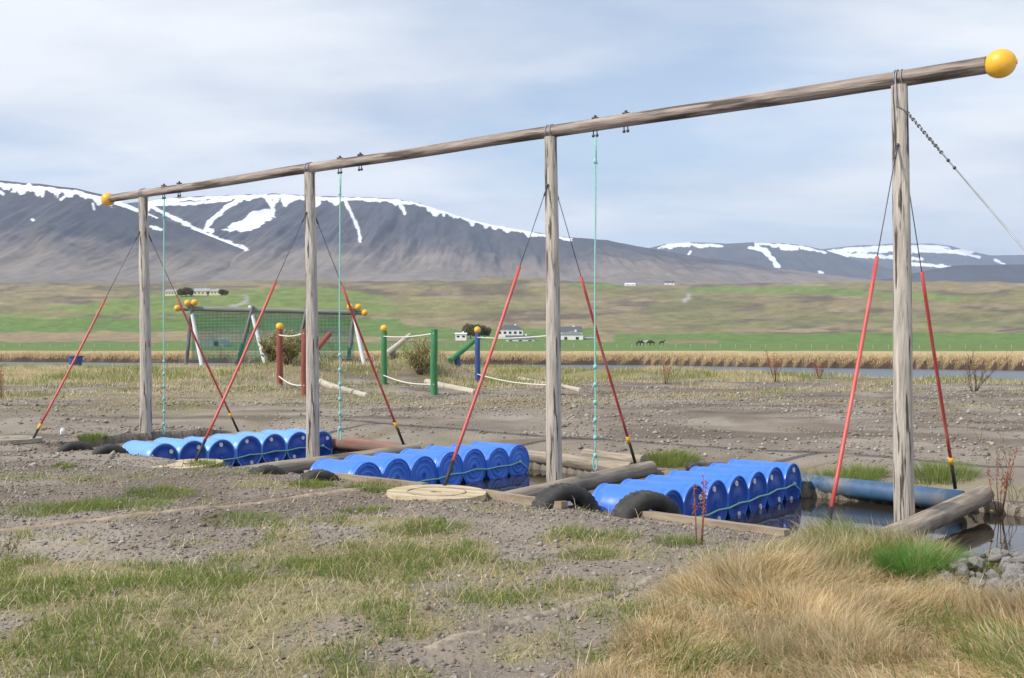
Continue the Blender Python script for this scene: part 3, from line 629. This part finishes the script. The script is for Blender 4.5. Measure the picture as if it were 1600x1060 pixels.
for px, py, lab in ((428, 584, 'dark tyre set in the grass mound beside the red post'), (552, 582, 'dark tyre ring set in the grass mound between red and green posts'), (667, 580, 'dark bluish tyre set in the brushy mound by the green post')):
    p = gpt(px, py); link('tyre', me_ty2, None, None, frame_z(p+Vector((0, -.3, .12)), (.5, -1, .1)) @ Matrix.Diagonal((.9, .9, .9, 1)), label=lab, cat='tyre', group='tyres in the mounds')
# net frame
ND = 92.; nz0 = float(hg(at(420, 560, ND).x, ND))
ne = empty('net_frame', at(425, 566, ND), label='long climbing frame of poles hung with a green net and yellow balls', cat='net frame')
def nq(px, py, dy=0): return at(px, py, ND+dy)
logo('top_beam', nq(279, 482), nq(568, 489), .22, .2, M_gpole, ne, 100, n=10)
for (tx, ty, ax, bx, by, m1, m2) in ((299, 476, 289, 319, 568, M_gpole, M_wpole), (393, 478, 366, 420, 560, M_gpole, M_wpole), (478, 482, 455, 508, 562, M_gpole, M_gpole), (553, 483, 541, 573, 560, M_gpole, M_wpole)):
    for k, (bxx, m_) in enumerate(((ax, m1), (bx, m2))):
        s = 1 if k == 0 else -1
        bot = nq(bxx, by, 1.6*s); bot.z = zg(bot.x, bot.y)-.3; tp = nq(tx+(bxx-tx)*-.1, ty, -.25*s)
        logo('leg', bot, tp, .19, .16, m_, ne, 101, n=8, seg=8)
for px, py in ((277, 482), (293, 474), (304, 473), (547, 480), (560, 480), (570, 489)):
    MB().ball((0, 0, 0), .29, 16, 10).build('end_buoy', M_yel, ne, Matrix.Translation(nq(px, py, -.3)))
b = MB(); nxn, nzn = 120, 34
def npt(a, c):
    x = 300+(553-300)*a; top = 484+4*a; bot = 563-2*a
    return nq(x, top+(bot-top)*c, .5*math.sin(c*2.5)+.35*math.sin(a*9)*c)
for i in range(nxn+1): b.tube([npt(i/nxn, c) for c in np.linspace(0, 1, 9)], .024, 3, False)
for j in range(nzn+1): b.tube([npt(a, j/nzn) for a in np.linspace(0, 1, 25)], .024, 3, False)
b.build('net', M_net, ne)
# blue tub on the bank
p = at(118, 571, 70); p.z = zg(p.x, p.y)
e = empty('blue_tub', p, label='small dark blue tub standing on the river bank', cat='tub')
MB().lathe([(.34, 0), (.40, .3), (.44, .62), (.44, .75), (.40, .75), (.36, .4)], 20).build('tub', M_postb, e, Matrix.Translation(p)); MB().lathe([(.47, .70), (.48, .78), (.42, .80)], 20).build('rim', M_postb, e, Matrix.Translation(p))

# ---------------------------------------------------------------- farms
def house(px, pyb, D, wpx, wallpx, roofpx, depth, mw, mr, label, name='farmhouse', hip=False, win=3, cat='house', gable=False):
    s = D/F; p = at(px, pyb, D); p.z = min(p.z, zg(p.x, p.y)+.3); w = wpx*s; h = wallpx*s; r = roofpx*s
    e = empty(name, p, label=label, cat=cat); T = Matrix.Translation(p)
    MB().box((0, depth/2, h/2-1), (w, depth, h+2)).build('wall', mw, e, T, smooth=False)
    o = .3; b = MB()
    if gable: vs = [(-w/2-o, -o, h), (w/2+o, -o, h), (w/2+o, depth+o, h), (-w/2-o, depth+o, h), (0, -o, h+r), (0, depth+o, h+r)]; fs = [(0, 4, 5, 3), (4, 1, 2, 5), (0, 1, 4), (2, 3, 5), (3, 2, 1, 0)]
    else:
        q = w*.28 if hip else -o
        vs = [(-w/2-o, -o, h), (w/2+o, -o, h), (w/2+o, depth+o, h), (-w/2-o, depth+o, h), (-w/2+q, depth/2, h+r), (w/2-q, depth/2, h+r)]; fs = [(0, 1, 5, 4), (2, 3, 4, 5), (1, 2, 5), (3, 0, 4), (3, 2, 1, 0)]
    rf_ = b.add(vs, fs).build('roof', mr, e, T, smooth=False)
    MB().box((w*.2, depth*.5, h+r*.95), (.8, .8, 1.2)).build('chimney', mw, rf_, T, smooth=False)
    for k in range(win):
        x = -w/2+w*(k+.5)/win; MB().box((x, -.02, h*.58), (min(1.3, w/win*.5), .1, h*.3)).build('window', M_glass, e, T, smooth=False)
    return e
house(797, 527, 490, 40, 12, 7, 9, M_hw, M_roof, 'white two-storey farmhouse with dark hipped roof', hip=True, win=5)
house(813, 536, 440, 45, 6, 6, 8, M_hw, M_roof, 'long low white shed with dark roof in front of the farmhouse', 'farm_shed', win=3, cat='shed')
house(720, 527, 447, 17, 9, 2, 3, M_hw, M_hw, 'small white cabin standing alone in the green field', 'cabin', win=2, cat='cabin')
house(889, 530, 470, 41, 11, 9, 10, M_hw, M_roof, 'tall white farm building with grey roof beside the tall log post', 'farm_building', win=3, cat='building')
house(893, 537, 455, 36, 14, 6, 8, M_hw, M_groof, 'white gabled barn front below the tall white farm building', 'barn', gable=True, win=2, cat='barn')
house(921, 538, 460, 16, 9, 2, 7, M_groof, M_groof, 'grey metal shed at the end of the white barn', 'farm_shed', win=1, cat='shed')
for x, w, lab in ((267, 18, 'small cream farmhouse left of the trees on the green hill'), (314, 24, 'larger cream farmhouse with pale roof on the green hill'), (334, 20, 'low cream farm wing beside the larger cream farmhouse')):
    house(x, 458, 800, w, 6, 3.5 if w != 24 else 5, 8, M_hc, M_groof, lab, win=4)
house(985, 445, 1700, 16, 3, 2, 12, M_hw, M_hw, 'tiny white farm on the high pasture beside a smaller one', win=2)
house(1047, 446, 1700, 14, 4, 3, 12, M_hw, M_roof, 'tiny white farmhouse with dark roof on the high pasture', win=2)
# quonset hut behind net
p = at(331, 524, 300); p.z = zg(p.x, p.y); e = empty('round_hut', p, label='grey round-roofed hut seen through the green net', cat='hut'); n = 14; w = 3.4
vs = [(w*math.cos(math.pi*k/n), y, 2.6*math.sin(math.pi*k/n)) for y in (0, 9) for k in range(n+1)]
MB().add(vs, [(k, k+1, n+2+k, n+1+k) for k in range(n)]+[tuple(range(n+1))]).build('shell', M_groof, e, Matrix.Translation(p), smooth=False); MB().box((1.2, -.05, .9), (1.2, .1, 1.2)).build('window', M_glass, e, Matrix.Translation(p), smooth=False)
# horses
def horse(px, py, D, m, face, label):
    p = at(px, py, D); p.z = zg(p.x, p.y); s = face
    J = [(0, 0, 1.15), (.45*s, 0, 1.2), (-.5*s, 0, 1.18), (.75*s, 0, 1.4), (.98*s, 0, 1.72), (1.25*s, 0, 1.5), (.45*s, .18, .75), (.47*s, .18, .02), (.42*s, -.18, .75), (.36*s, -.18, .02), (-.55*s, .18, .8), (-.62*s, .18, .02), (-.5*s, -.18, .8), (-.44*s, -.18, .02), (-.75*s, 0, 1.15), (-.85*s, 0, .6)]
    E = [(0, 1), (0, 2), (1, 3), (3, 4), (4, 5), (1, 6), (6, 7), (1, 8), (8, 9), (2, 10), (10, 11), (2, 12), (12, 13), (2, 14), (14, 15)]
    rad = [.33, .32, .33, .2, .14, .09, .1, .06, .1, .06, .12, .06, .12, .06, .07, .06]
    me = bpy.data.meshes.new('horse'); me.from_pydata(J, E, []); o = bpy.data.objects.new('horse', me); COL.objects.link(o); o.location = p; me.materials.append(m)
    sm = o.modifiers.new('skin', 'SKIN')
    for i, r in enumerate(rad): me.skin_vertices[0].data[i].radius = (r, r)
    me.skin_vertices[0].data[0].use_root = True; o.modifiers.new('sub', 'SUBSURF').levels = 1
    tag(o, label, 'horse', 'horses in the far pasture')
for i, (px, m, f) in enumerate(((998, M_horse, 1), (1003, M_horse, -1), (1007, M_horse2, 1), (1013, M_horse, 1), (1019, M_horse, -1), (1034, M_horse, 1))):
    horse(px, 536, 310+i*3, m, f, 'pale horse standing among the dark horses in the pasture' if m is M_horse2 else ('dark horse standing apart from the others' if px == 1034 else 'dark horse in the grazing group'))
# pasture fence
fe = empty('wire_fence', at(800, 545, 255), label='thin wire fence with wooden posts along the green pasture', cat='fence'); fp = []
for k in range(90):
    x = -150+k*3.6; y = 262+10*math.sin(k*.06); z = zg(x, y); fp.append(Vector((x, y, z)))
    if k == 0: me_fp = MB().tube([(0, 0, -.3), (0, 0, 1.25)], .055, 6).mesh('fence_post'); me_fp.materials.append(M_drift)
    link('fence_post', me_fp, None, fe, Matrix.Translation((x, y, z)))
for h in (.5, .85, 1.15): MB().tube([q+Vector((0, 0, h)) for q in fp], .012, 3).build('fence_wire', M_steel, fe)

# ---------------------------------------------------------------- vegetation
def blades(name, P, h, lean, az_, w, colr, m=None, parent=None, **k):
    n = len(P); P = np.asarray(P); ca, sa = np.cos(az_), np.sin(az_)
    dirv = np.stack([ca, sa, 0*ca], -1); tw = az_+np.pi/2+rng.uniform(-.9, .9, n); sd_ = np.stack([np.cos(tw), np.sin(tw), 0*tw], -1)*w[:, None]/2
    up = np.array((0, 0, 1.))
    l = np.clip(lean, 0, 1.45)
    m1 = P+dirv*(h*.5*np.sin(l*.6))[:, None]+up*(h*.5*np.cos(l*.6))[:, None]
    t1 = m1+dirv*(h*.5*np.sin(l*1.15))[:, None]+up*(h*.5*np.cos(l*1.15))[:, None]
    co = np.stack([P-sd_, P+sd_, m1-sd_*.75, m1+sd_*.75, t1], 1).reshape(-1, 3).astype(np.float32)
    me = bpy.data.meshes.new(name); me.vertices.add(n*5); me.vertices.foreach_set('co', co.ravel()); i = np.arange(n)*5
    lp = np.stack([i, i+1, i+3, i+2, i+2, i+3, i+4], -1).astype(np.int32)
    me.loops.add(lp.size); me.loops.foreach_set('vertex_index', lp.ravel()); me.polygons.add(2*n)
    st = np.stack([np.arange(n)*7, np.arange(n)*7+4], -1).astype(np.int32); me.polygons.foreach_set('loop_start', st.ravel())
    me.update(calc_edges=True)
    a = me.attributes.new('gcol', 'FLOAT_COLOR', 'POINT'); c = np.repeat(np.concatenate([colr, np.ones((n, 1))], 1), 5, 0).astype(np.float32); a.data.foreach_set('color', c.ravel())
    return link(name, me, m or M_blade, parent, None, False, **k)
GR = np.array([(.15, .235, .045), (.20, .27, .06), (.28, .29, .09)]); STW = np.array([(.76, .63, .40), (.66, .52, .31), (.84, .73, .50), (.56, .43, .25)])
def pick(pal, n, j=.2):
    c = pal[rng.integers(0, len(pal), n)]; return np.clip(c*(1+rng.uniform(-j, j, (n, 1))), 0, 1)
def scatter(n, x0, x1, y0, y1, dens):
    X = rng.uniform(x0, x1, n); Y = rng.uniform(y0, y1, n); k = rng.random(n) < dens(X, Y)
    vis = np.abs(X/Y) < .62; k &= vis
    X = X[k]; Y = Y[k]; return X, Y, hg(X, Y)
# short green and yellowish grass on the gravel
X, Y, Z = scatter(330000, -6.5, 5.5, 4.6, 14.2, lambda x, y: grass_density(x, y)**1.2*(1-.6*straw_mask(x, y)))
tuft = fbm(X*2.3, Y*2.3, 81, 3); n = len(X); gf = sst(.42, .62, tuft+(rng.random(n)-.5)*.12)
dry = rng.random(n) > .25+.6*gf
c = np.where(dry[:, None], pick(STW, n)*np.array((.80, .86, .75)), pick(GR, n))
h = rng.uniform(.03, .085, n)*(.6+1.0*gf); ln = np.where(dry, rng.uniform(.9, 1.5, n), rng.uniform(.3, 1.2, n))
blades('short_grass', np.stack([X, Y, Z-.005], -1), h*np.where(dry, 1.25, 1), ln, rng.uniform(0, 6.28, n), rng.uniform(.0035, .007, n), c, kind='stuff', label='patchy short green and yellowed grass on the gravel', cat='grass')
X, Y, Z = scatter(9000, -6.5, 4, 4.6, 13, lambda x, y: .15+.7*grass_density(x, y))
n = len(X); blades('straw_litter', np.stack([X, Y, Z+.012], -1), rng.uniform(.08, .30, n), rng.uniform(1.15, 1.45, n), rng.uniform(0, 6.28, n), rng.uniform(.003, .006, n), pick(STW, n), kind='stuff', label='loose dry straws lying on the gravel and grass', cat='straw')
# straw tussock on the right
X, Y, Z = scatter(300000, -.6, 6.2, 4.4, 10.4, lambda x, y: straw_mask(x, y))
n = len(X); cl = fbm(X*1.7, Y*1.7, 83, 3); az_ = 3.9+(fbm(X*1.0, Y*1.0, 84, 3)-.5)*7+rng.normal(0, .6, n)
h = rng.uniform(.14, .38, n)*(.4+1.0*cl)*(.8+.2*sst(6, 8, Y)); grn = rng.random(n) < .05+.4*sst(.58, .70, fbm(X*1.1+5, Y*1.1, 85))
c = np.where(grn[:, None], pick(GR*1.15, n), pick(STW, n, .25)); ln = np.where(grn, rng.uniform(.5, 1.1, n), np.clip(1.0+(fbm(X*2.1, Y*2.1, 87, 3)-.5)*1.6+rng.normal(0, .22, n), .35, 1.42))
blades('straw_grass', np.stack([X, Y, Z-.01], -1), h, ln, az_, rng.uniform(.004, .008, n), c*(.8+.45*fbm(X*2.6+3, Y*2.6, 90, 3))[:, None], kind='stuff', label='long wind-swept dry straw grass beside the post with the stay cable', cat='grass')
# fresh green tuft in the straw and small tufts
def tufts(name, spots, label, pal=GR, kind='stuff'):
    P = []; H = []; LN = []; A = []; Wd = []; Cc = []
    for (px, py, r, hh, cnt) in spots:
        c0 = gpt(px, py); a = rng.uniform(0, 6.28, cnt); q = np.sqrt(rng.random(cnt))*r
        x = c0.x+q*np.cos(a); y = c0.y+q*np.sin(a)*.8; P.append(np.stack([x, y, hg(x, y)-.01], -1))
        H.append(rng.uniform(.5, 1.1, cnt)*hh); LN.append(.15+q/r*.7+rng.uniform(-.1, .2, cnt)); A.append(a); Wd.append(rng.uniform(.003, .006, cnt)*max(1, c0.y/9)); Cc.append(pick(pal, cnt))
    blades(name, np.concatenate(P), np.concatenate(H), np.concatenate(LN), np.concatenate(A), np.concatenate(Wd), np.concatenate(Cc), kind=kind, label=label, cat='grass')
tufts('green_tuft', [(1435, 905, .22, .30, 3500), (1480, 878, .25, .2, 2200), (1540, 872, .25, .12, 1200)], 'fresh green grass tuft at the edge of the straw grass', np.array([(.13, .32, .05), (.17, .37, .07), (.22, .37, .09)]))
tufts('bank_grass', [(850, 775, .03, .1, 60), (325, 728, .3, .12, 700), (150, 697, .3, .16, 700), (495, 760, .22, .1, 400), (560, 765, .15, .1, 300), (590, 768, .15, .1, 300), (945, 788, .08, .18, 160), (1040, 718, .5, .22, 1200), (1300, 745, .6, .22, 1200), (1340, 740, .4, .2, 800), (1470, 745, .5, .25, 900), (1550, 790, .7, .22, 2200), (1590, 810, .5, .2, 1500), (480, 757, .2, .1, 300), (690, 828, .25, .09, 500), (100, 730, .15, .09, 300), (1060, 850, .2, .12, 400), (380, 815, .4, .1, 700), (60, 800, .5, .1, 900), (200, 790, .5, .1, 900), (250, 775, .4, .12, 800), (130, 795, .35, .12, 800), (920, 868, .25, .08, 500), (570, 800, .25, .08, 500)], 'green grass tufts along the pond banks')
# far grass belts
X, Y, Z = scatter(420000, -34, 30, 24, 66, lambda x, y: grass_density(x, y)*np.clip(y/50, .3, 1)*sst(river_near(x)+.5, river_near(x)-1, y))
n = len(X); gq = fbm(X*.5, Y*.5, 86); c = np.where((rng.random(n) < sst(.40, .62, gq)*.75)[:, None], pick(GR*1.1, n), pick(STW*.95, n))
blades('bank_meadow_grass', np.stack([X, Y, Z-.01], -1), rng.uniform(.10, .34, n)*sst(18, 44, Y)*(.4+gq*1.2), rng.uniform(.2, 1.2, n), rng.uniform(0, 6.28, n), rng.uniform(.012, .024, n), c, kind='stuff', label='tan and green meadow grass along the river bank', cat='grass')
X = rng.uniform(-75, 50, 160000); Y = river_far(X)+(fbm(X*.12, Y[0]*0+X*0, 14)-.5)*5+.6+rng.exponential(5, 160000); k = (np.abs(X/Y) < .6); X = X[k]; Y = Y[k]; n = len(X)
blades('far_bank_grass', np.stack([X, Y, hg(X, Y)-.02], -1), rng.uniform(.2, .5, n), rng.uniform(.3, 1.3, n), rng.uniform(0, 6.28, n), rng.uniform(.02, .045, n), pick(STW, n), kind='stuff', label='tan dry grass on the far river bank', cat='grass')
# gravel stones (real small stones)
def stones(name, X, Y, S, Cc, sink=.3, **k):
    n = len(X); Z = hg(X, Y); base = np.array([(1, 0, 0), (-1, 0, 0), (0, 1, 0), (0, -1, 0), (0, 0, 1), (0, 0, -1)], float)
    fcs = np.array([(0, 2, 4), (2, 1, 4), (1, 3, 4), (3, 0, 4), (2, 0, 5), (1, 2, 5), (3, 1, 5), (0, 3, 5)])
    v = base[None]*(S[:, None, None]*rng.uniform(.55, 1.15, (n, 6, 1)))*np.stack([np.ones(n), np.ones(n), rng.uniform(.5, .8, n)], -1)[:, None, :]
    v += rng.normal(0, .16, (n, 6, 3))*S[:, None, None]
    a = rng.uniform(0, 6.28, n); ca, sa = np.cos(a)[:, None], np.sin(a)[:, None]
    vx = v[..., 0]*ca-v[..., 1]*sa; vy = v[..., 0]*sa+v[..., 1]*ca
    co = np.stack([vx+X[:, None], vy+Y[:, None], v[..., 2]+(Z+S*(.5-sink))[:, None]], -1).reshape(-1, 3).astype(np.float32)
    f = (fcs[None]+(np.arange(n)*6)[:, None, None]).reshape(-1, 3).astype(np.int32)
    me = bpy.data.meshes.new(name); me.vertices.add(n*6); me.vertices.foreach_set('co', co.ravel()); me.loops.add(f.size); me.loops.foreach_set('vertex_index', f.ravel())
    me.polygons.add(len(f)); me.polygons.foreach_set('loop_start', np.arange(0, f.size, 3, dtype=np.int32)); me.update(calc_edges=True)
    at_ = me.attributes.new('gcol', 'FLOAT_COLOR', 'POINT'); c = np.repeat(np.concatenate([Cc, np.ones((n, 1))], 1), 6, 0).astype(np.float32); at_.data.foreach_set('color', c.ravel())
    return link(name, me, M_gravel, None, None, False, **k)
GV = np.array([(.22, .195, .165), (.155, .13, .11), (.27, .24, .205), (.19, .15, .115), (.31, .285, .255)])
def nopond(x, y): m, u, v = pond_mask(x, y); return (m < .02)
X, Y, Z = scatter(110000, -8, 5.5, 4.5, 15.5, lambda x, y: nopond(x, y)*(1-.75*grass_density(x, y))*(1-.9*straw_mask(x, y))*(.5+.5*sst(.4, .6, fbm(x, y, 88))))
n = len(X); S = np.clip(rng.lognormal(math.log(.010), .5, n), .004, .035); stones('gravel', X, Y, S, pick(GV, n), kind='stuff', label='grey-brown gravel stones in front of the ponds', cat='gravel')
X, Y, Z = scatter(60000, -16, 18, 14, 40, lambda x, y: nopond(x, y)*.8*sst(.35, .6, fbm(x*.4, y*.4, 89)))
n = len(X); S = np.clip(rng.lognormal(math.log(.022), .5, n), .01, .08); stones('far_gravel', X, Y, S, pick(GV*1.1, n), kind='stuff', label='stony brown gravel behind the ponds', cat='gravel')
# rubble pile at the right
rp_ = empty('rubble_pile', gpt(1560, 915), label='heap of grey broken stones beside the green tuft', cat='stone pile')
me_st = []
for k in range(5):
    b = MB(); b.ball((0, 0, 0), 1, 7, 5); rr = random.Random(k)
    b.v = [(x*rr.uniform(.75, 1.2), y*rr.uniform(.75, 1.2), z*rr.uniform(.6, 1.0)) for x, y, z in b.v]; m_ = b.mesh('stone'); m_.materials.append(M_stone); me_st.append(m_)
c0 = gpt(1570, 915)
for k in range(260):
    a = random.uniform(0, 6.28); q = math.sqrt(random.random()); x = c0.x+.18+q*.85*math.cos(a); y = c0.y+q*.8*math.sin(a); s = random.uniform(.018, .06)
    z = zg(x, y)+.14*(1-q*q)*random.uniform(.5, 1)+s*.2
    link('stone', me_st[k % 5], None, rp_, Matrix.Translation((x, y, z)) @ Matrix.Rotation(random.uniform(0, 6), 4, (random.random(), random.random(), 1)) @ Matrix.Diagonal((s*1.3, s, s*.8, 1)), smooth=False)
p = gpt(98, 680, .05); link('white_stone', me_st[1], None, None, Matrix.Translation(p) @ Matrix.Diagonal((.05, .05, .11, 1)), label='small upright white stone beside the grey reel', cat='stone').data = me_st[1].copy()
bpy.data.objects['white_stone'].data.materials.clear(); bpy.data.objects['white_stone'].data.materials.append(M_white)
# dried dock stalks, bare shrubs
def stalks(px, py, h, n, label, spread=.06, m=M_dock, name='dock_stalk', seed=0):
    rr = random.Random(seed); p = gpt(px, py); b = MB(); s = MB()
    for k in range(n):
        a = rr.uniform(0, 6.28); l = h*rr.uniform(.6, 1); tip = Vector((math.cos(a)*spread*l*2, math.sin(a)*spread*l*2, l)); q0 = Vector((math.cos(a)*.03, math.sin(a)*.03, -.02))
        b.tube([q0, q0.lerp(tip, .5)+Vector((rr.uniform(-.02, .02), 0, 0)), tip], [.006*max(1, p.y/25), .005*max(1, p.y/25), .003*max(1, p.y/25)], 4)
        for j in range(26):
            t = rr.uniform(.5, 1); c_ = q0.lerp(tip, t)+Vector((rr.gauss(0, .012), rr.gauss(0, .012), rr.gauss(0, .01)))*max(1, p.y/12); s.ball(c_, .008*max(1, p.y/30), 4, 3)
    e = empty(name, p, label=label, cat='dried plant'); b.build('stem', m, e, Matrix.Translation(p)); s.build('seed_head', m, e, Matrix.Translation(p), kind='stuff')
stalks(1092, 852, .62, 3, 'dry reddish dock stalk growing in front of the row beside the blue pipe', seed=1)
stalks(1562, 770, .8, 6, 'dry reddish dock stalks on the bank beside the log end', .12, seed=2)
stalks(1212, 598, 1.3, 9, 'tall dry reddish stalks in the bank grass behind the near barrels', .15, seed=3)
stalks(1040, 600, .9, 6, 'thin dry reddish stalks in the grass near the looped rope', .15, seed=4)
stalks(1280, 592, .9, 8, 'low dry reddish stalks in the bank grass near the tall post', .2, seed=5)
stalks(3, 622, .95, 4, 'dark brown dry stalks at the edge of the gravel', .03, seed=6)
def bush(px, py, h, n, label, leaf=None, seed=0, name='shrub', D=None):
    rr = random.Random(seed); p = gpt(px, py); b = MB(); lv = []; th = max(.004, p.y*.00035)
    for k in range(n):
        a = rr.uniform(0, 6.28); t = rr.uniform(.15, .7); d = Vector((math.cos(a)*t, math.sin(a)*t, 1)).normalized(); l = h*rr.uniform(.55, 1); q = Vector((math.cos(a)*.06, math.sin(a)*.06, -.03)); pts = [q]
        for j in range(5): d = (d+Vector((rr.gauss(0, .14), rr.gauss(0, .14), .03))).normalized(); pts.append(pts[-1]+d*l/5)
        b.tube(pts, [th*(1-.13*j) for j in range(6)], 4)
        for j in range(2, 6):
            for _ in range(2):
                dd = (d+Vector((rr.gauss(0, .6), rr.gauss(0, .6), .2))).normalized(); e2 = pts[j]+dd*l*.22; b.tube([pts[j], e2], [th*.6, th*.35], 3)
                if leaf: lv += [pts[j].lerp(e2, rr.random())+p for _ in range(leaf)]
    e = empty(name, p, label=label, cat='shrub'); b.build('twigs', M_twig, e, Matrix.Translation(p))
    if lv:
        n_ = len(lv); P = np.array([tuple(v) for v in lv])+rng.normal(0, .03*max(1, p.y/20), (n_, 3)); blades('foliage', P, rng.uniform(.5, 1, n_)*.05*max(1, p.y/14), rng.uniform(0, 1.4, n_), rng.uniform(0, 6.28, n_), rng.uniform(.5, 1, n_)*.02*max(1, p.y/14), pick(np.array([(.26, .27, .09), (.36, .33, .14), (.42, .34, .19)]), n_), M_leaf, e)
bush(1522, 612, 1.5, 12, 'bare twiggy willow shrub at the river edge', seed=1)
bush(1590, 765, 1.1, 5, 'young willow sapling with small leaves beside the dock stalks', 2, seed=2)
bush(448, 590, 1.3, 22, 'brushy olive shrub on the mound beside the red post', 9, seed=3)
bush(655, 588, 1.3, 22, 'brushy olive shrub on the mound beside the green post', 9, seed=4)
bush(425, 588, .9, 16, 'low straw-coloured shrub on the mound by the dark tyre', 8, seed=5)
bush(4, 868, .25, 5, 'fallen bare twig lying on the gravel', seed=6, name='twig')
# trees round the cream farm
def ftree(px, py, D, h, w, label, seed, grp='trees at the cream farm'):
    p = at(px, py, D); p.z = zg(p.x, p.y); e = empty('tree', p, label=label, cat='tree', group=grp); rr = random.Random(seed)
    b = MB().tube([p-Vector((0, 0, .5)), p+Vector((.2, 0, h*.5)), p+Vector((0, 0, h*.8))], [.3, .2, .08], 6)
    for k in range(6): a = k*1.05; b.tube([p+Vector((0, 0, h*.35)), p+Vector((w*.35*math.cos(a), w*.35*math.sin(a), h*.75))], [.12, .04], 4)
    b.build('trunk', M_twig, e); n = 1500; q = rng.normal(0, 1, (n, 3)); q /= np.linalg.norm(q, axis=1)[:, None]; q *= rng.random((n, 1))**.4*(.7+.5*vnoise(q[:, :1]*3, q[:, 2:]*3, seed))
    P = np.array(tuple(p))+q*np.array((w/2, w/2, h*.42))+np.array((0, 0, h*.56)); blades('crown', P, rng.uniform(.5, 1, n), rng.uniform(0, 1.4, n), rng.uniform(0, 6.28, n), rng.uniform(.3, .6, n), pick(np.array([(.17, .135, .095), (.20, .165, .09), (.14, .15, .06)]), n), M_leaf, e)
for i, (px, h, w) in enumerate(((283, 6, 6), (291, 7, 6), (298, 6, 5), (346, 5, 5), (352, 4, 5))): ftree(px, 459, 790+i, h, w, 'dark bare-looking tree beside the cream farmhouses', i)
for i, (px, h, w) in enumerate(((735, 7, 8), (748, 6, 7), (757, 5, 6))): ftree(px, 527, 470+i*4, h, w, 'olive tree between the white cabin and the farmhouse', 20+i, 'trees at the white farm')
p = gpt(1548, 783, .0); e = empty('dandelion', p, label='single yellow dandelion on the bank beside the log end', cat='flower'); MB().tube([p, p+Vector((.01, 0, .12))], .003, 5).build('stem', M_postg, e); MB().ball(p+Vector((.01, 0, .125)), .022, 10, 6, (1, 1, .5)).build('flower_head', M_yband, e)

# ---------------------------------------------------------------- haze
hz = bpy.data.materials.new('haze'); hz.use_nodes = True; t = hz.node_tree; t.nodes.remove(t.nodes['Principled BSDF'])
pv = t.nodes.new('ShaderNodeVolumePrincipled'); pv.inputs['Density'].default_value = 6e-5; pv.inputs['Color'].default_value = (.55, .72, 1, 1)
t.links.new(pv.outputs[0], t.nodes['Material Output'].inputs['Volume'])
MB().box((0, 7000, 750), (40000, 16000, 1510)).build('haze', hz, smooth=False, kind='stuff', label='thin blue air haze over the valley', cat='haze')
